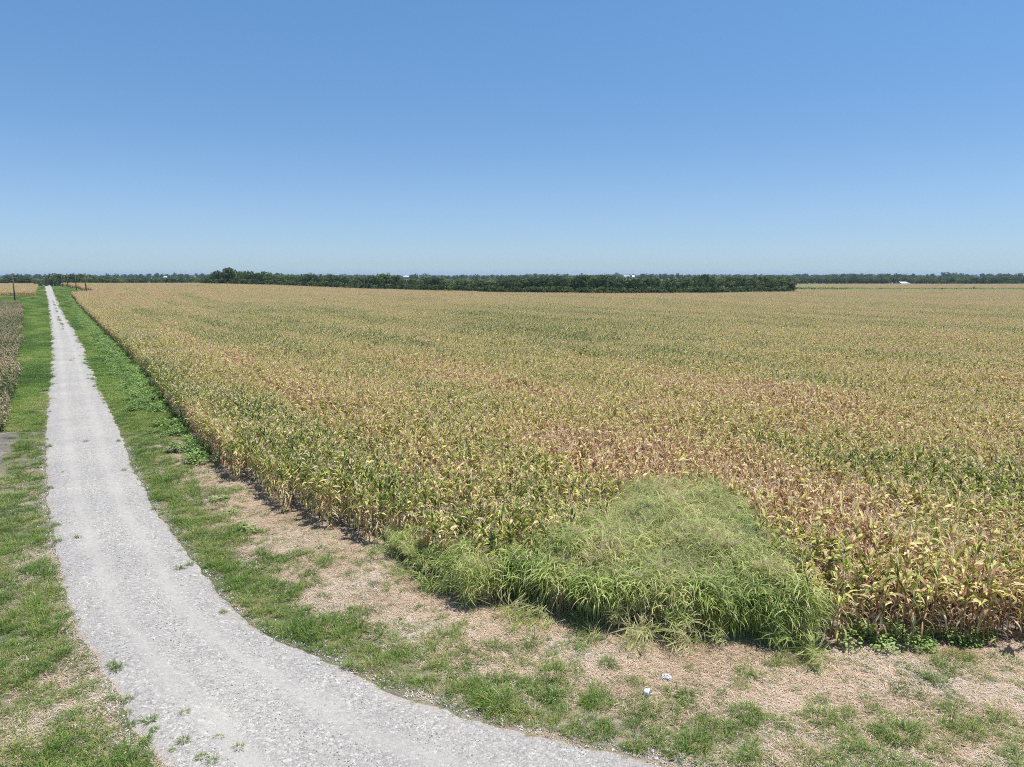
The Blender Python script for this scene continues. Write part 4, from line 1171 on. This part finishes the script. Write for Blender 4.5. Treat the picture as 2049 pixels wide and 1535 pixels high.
# brush piles in it
def brush_pile(seed, w_, h):
    r = np.random.default_rng(seed); g = Geo()
    for i in range(150):
        a = r.uniform(0, 6.28); d = w_ * .5 * r.random(); z = h * (1 - (d / (w_ * .5)) ** 1.5) * r.random(); q = np.array([d * math.cos(a), d * math.sin(a) * .6, z]); e = r.normal(0, 1, 3); e[2] *= .35; e /= np.linalg.norm(e)
        L_ = r.uniform(.6, 1.8); s_ = q - e * L_ / 2; t_ = q + e * L_ / 2; s_[2] = max(0, s_[2]); t_[2] = max(.05, t_[2]); g.tube([s_, (s_ + t_) / 2 + r.normal(0, .08, 3), t_], [.06, .04, .02], 4)
    l = Geo()
    for i in range(700):
        a = r.uniform(0, 6.28); d = w_ * .5 * math.sqrt(r.random()); z = h * (1 - (d / (w_ * .5)) ** 1.8) * r.uniform(.5, 1.05)
        l.ribbon((d * math.cos(a), d * math.sin(a) * .6, max(.05, z)), r.uniform(0, 6.28), .35, .2, r.uniform(-.5, 1), r.uniform(-1, .5), 2, float(r.random() * .5))
    return g, l
for i, (u, w_, h, lab) in enumerate([(1887, 3.2, 2.6, 'small brush heap, leftmost of three in the green strip'), (1916, 6.5, 2.6, 'wide low brush heap in the middle of the green strip'), (1951, 5.5, 3.2, 'tallest dark brush heap in the green strip on the right'), (1667, 6.0, 2.4, 'brushy mound in the green strip near the end of the tree belt'), (1694, 4.5, 2.2, 'smaller brushy mound to the right of the first one by the tree belt')]):
    D = 428; x = at(u, D); root = bpy.data.objects.new('brush_pile', None); COL.objects.link(root); root.location = (x, D, float(terrain(x, D)))
    tag(root, lab, 'brush pile', 'brush heaps in the green strip')
    g, l = brush_pile(70 + i, w_, h)
    obj('branches', g.mesh('branches', [M['branch']]), root); obj('foliage', l.mesh('foliage', [M['tree']]), root)

# ------------------------------------------------------------------ far buildings
for (u, D, w_, d_, h, kind, md, lab) in BLD:
    x = at(u, D); z = float(terrain(x, D)) - .1
    root = bpy.data.objects.new('shed' if kind == 'long' else 'outbuilding', None); COL.objects.link(root); root.location = (x, D, z); root.rotation_euler = (0, 0, .12)
    tag(root, lab, 'shed')
    eh = h * .55
    g = Geo(); hw, hd = w_ / 2, d_ / 2
    vs = [(-hw, -hd, 0), (hw, -hd, 0), (hw, hd, 0), (-hw, hd, 0), (-hw, -hd, eh), (hw, -hd, eh), (hw, hd, eh), (-hw, hd, eh), (-hw, 0, h - .05), (hw, 0, h - .05)]
    g.add(vs, [(0, 1, 5, 4), (1, 2, 6, 9, 5), (2, 3, 7, 6), (3, 0, 4, 8, 7)])
    obj('wall', g.mesh('wall', [M['white']]), root)
    g = Geo(); o_ = .3; k_ = (h - eh) / hd
    for s_ in (-1, 1):
        a = [(-hw - o_, s_ * (hd + o_), eh - k_ * o_ + .02), (hw + o_, s_ * (hd + o_), eh - k_ * o_ + .02), (hw + o_, 0, h + .02), (-hw - o_, 0, h + .02)]
        b = [(p[0], p[1], p[2] + .12) for p in a]
        g.add(a + b, [(0, 1, 2, 3), (4, 5, 6, 7), (0, 1, 5, 4), (1, 2, 6, 5), (2, 3, 7, 6), (3, 0, 4, 7)])
    obj('roof', g.mesh('roof', [M['white']]), root)
    g = Geo(); g.box((w_ * .15, -hd - .02, eh * .4), (min(3, w_ * .3), .06, eh * .8)); obj('door', g.mesh('door', [M['greymetal']]), root)
    g = Geo(); g.box((-w_ * .28, -hd - .02, eh * .55), (.9, .06, .8)); obj('window', g.mesh('window', [M['dark']]), root)

# ------------------------------------------------------------------ utility poles
def pole_obj(u, vb, vt, lab, D=None):
    if D is None: x, D = px(u, vb)
    else: x = at(u, D)
    z = float(terrain(x, D)); h = height_for(u, vt, D, z)
    root = bpy.data.objects.new('utility_pole', None); COL.objects.link(root); root.location = (x, D, z); root.rotation_euler = (0, 0, -.55)
    tag(root, lab, 'utility pole', 'utility poles along the far road')
    g = Geo(); g.tube([(0, 0, -.3), (0, 0, h * .5), (0, 0, h)], [.21, .19, .15], 10); obj('pole', g.mesh('pole', [M['pole']], True), root)
    g = Geo(); g.tube([(0, 0, h), (0, 0, h + .08), (0, 0, h + .14), (0, 0, h + .2)], [.03, .07, .07, .03], 8); obj('insulator', g.mesh('insulator', [M['insulator']], True), root)
    g = Geo(); g.box((.19, 0, h * .82), (.06, .12, .3)); obj('bracket', g.mesh('bracket', [M['greymetal']]), root)
pole_obj(30, 602, 553, 'nearest utility pole, alone in the grass left of the road')
pole_obj(173, 588, 549, 'utility pole furthest right, at the corner of the corn')
pole_obj(153, 581.5, 549, 'second utility pole from the right beside the corn')
pole_obj(136, 575.5, 547, 'third utility pole from the right, its top above the trees')
pole_obj(123, 573, 551, 'fourth utility pole from the right against the dark trees', 405)
pole_obj(90.5, 572, 551, 'thin distant pole where the road meets the horizon', 520)

# ------------------------------------------------------------------ haze
g = Geo(); g.box((0, 4500, 10), (22000, 13000, 60)); hz = obj('haze', g.mesh('haze', []))
m, t = mat('haze'); v = N(t, 'ShaderNodeVolumePrincipled'); v.inputs['Color'].default_value = (.58, .78, 1, 1); v.inputs['Density'].default_value = 9.5e-5; v.inputs['Anisotropy'].default_value = .1
o = N(t, 'ShaderNodeOutputMaterial'); t.links.new(v.outputs[0], o.inputs['Volume'])
hz.data.materials.append(m)
tag(hz, 'thin pale summer haze over the whole plain', 'haze', None, 'stuff')
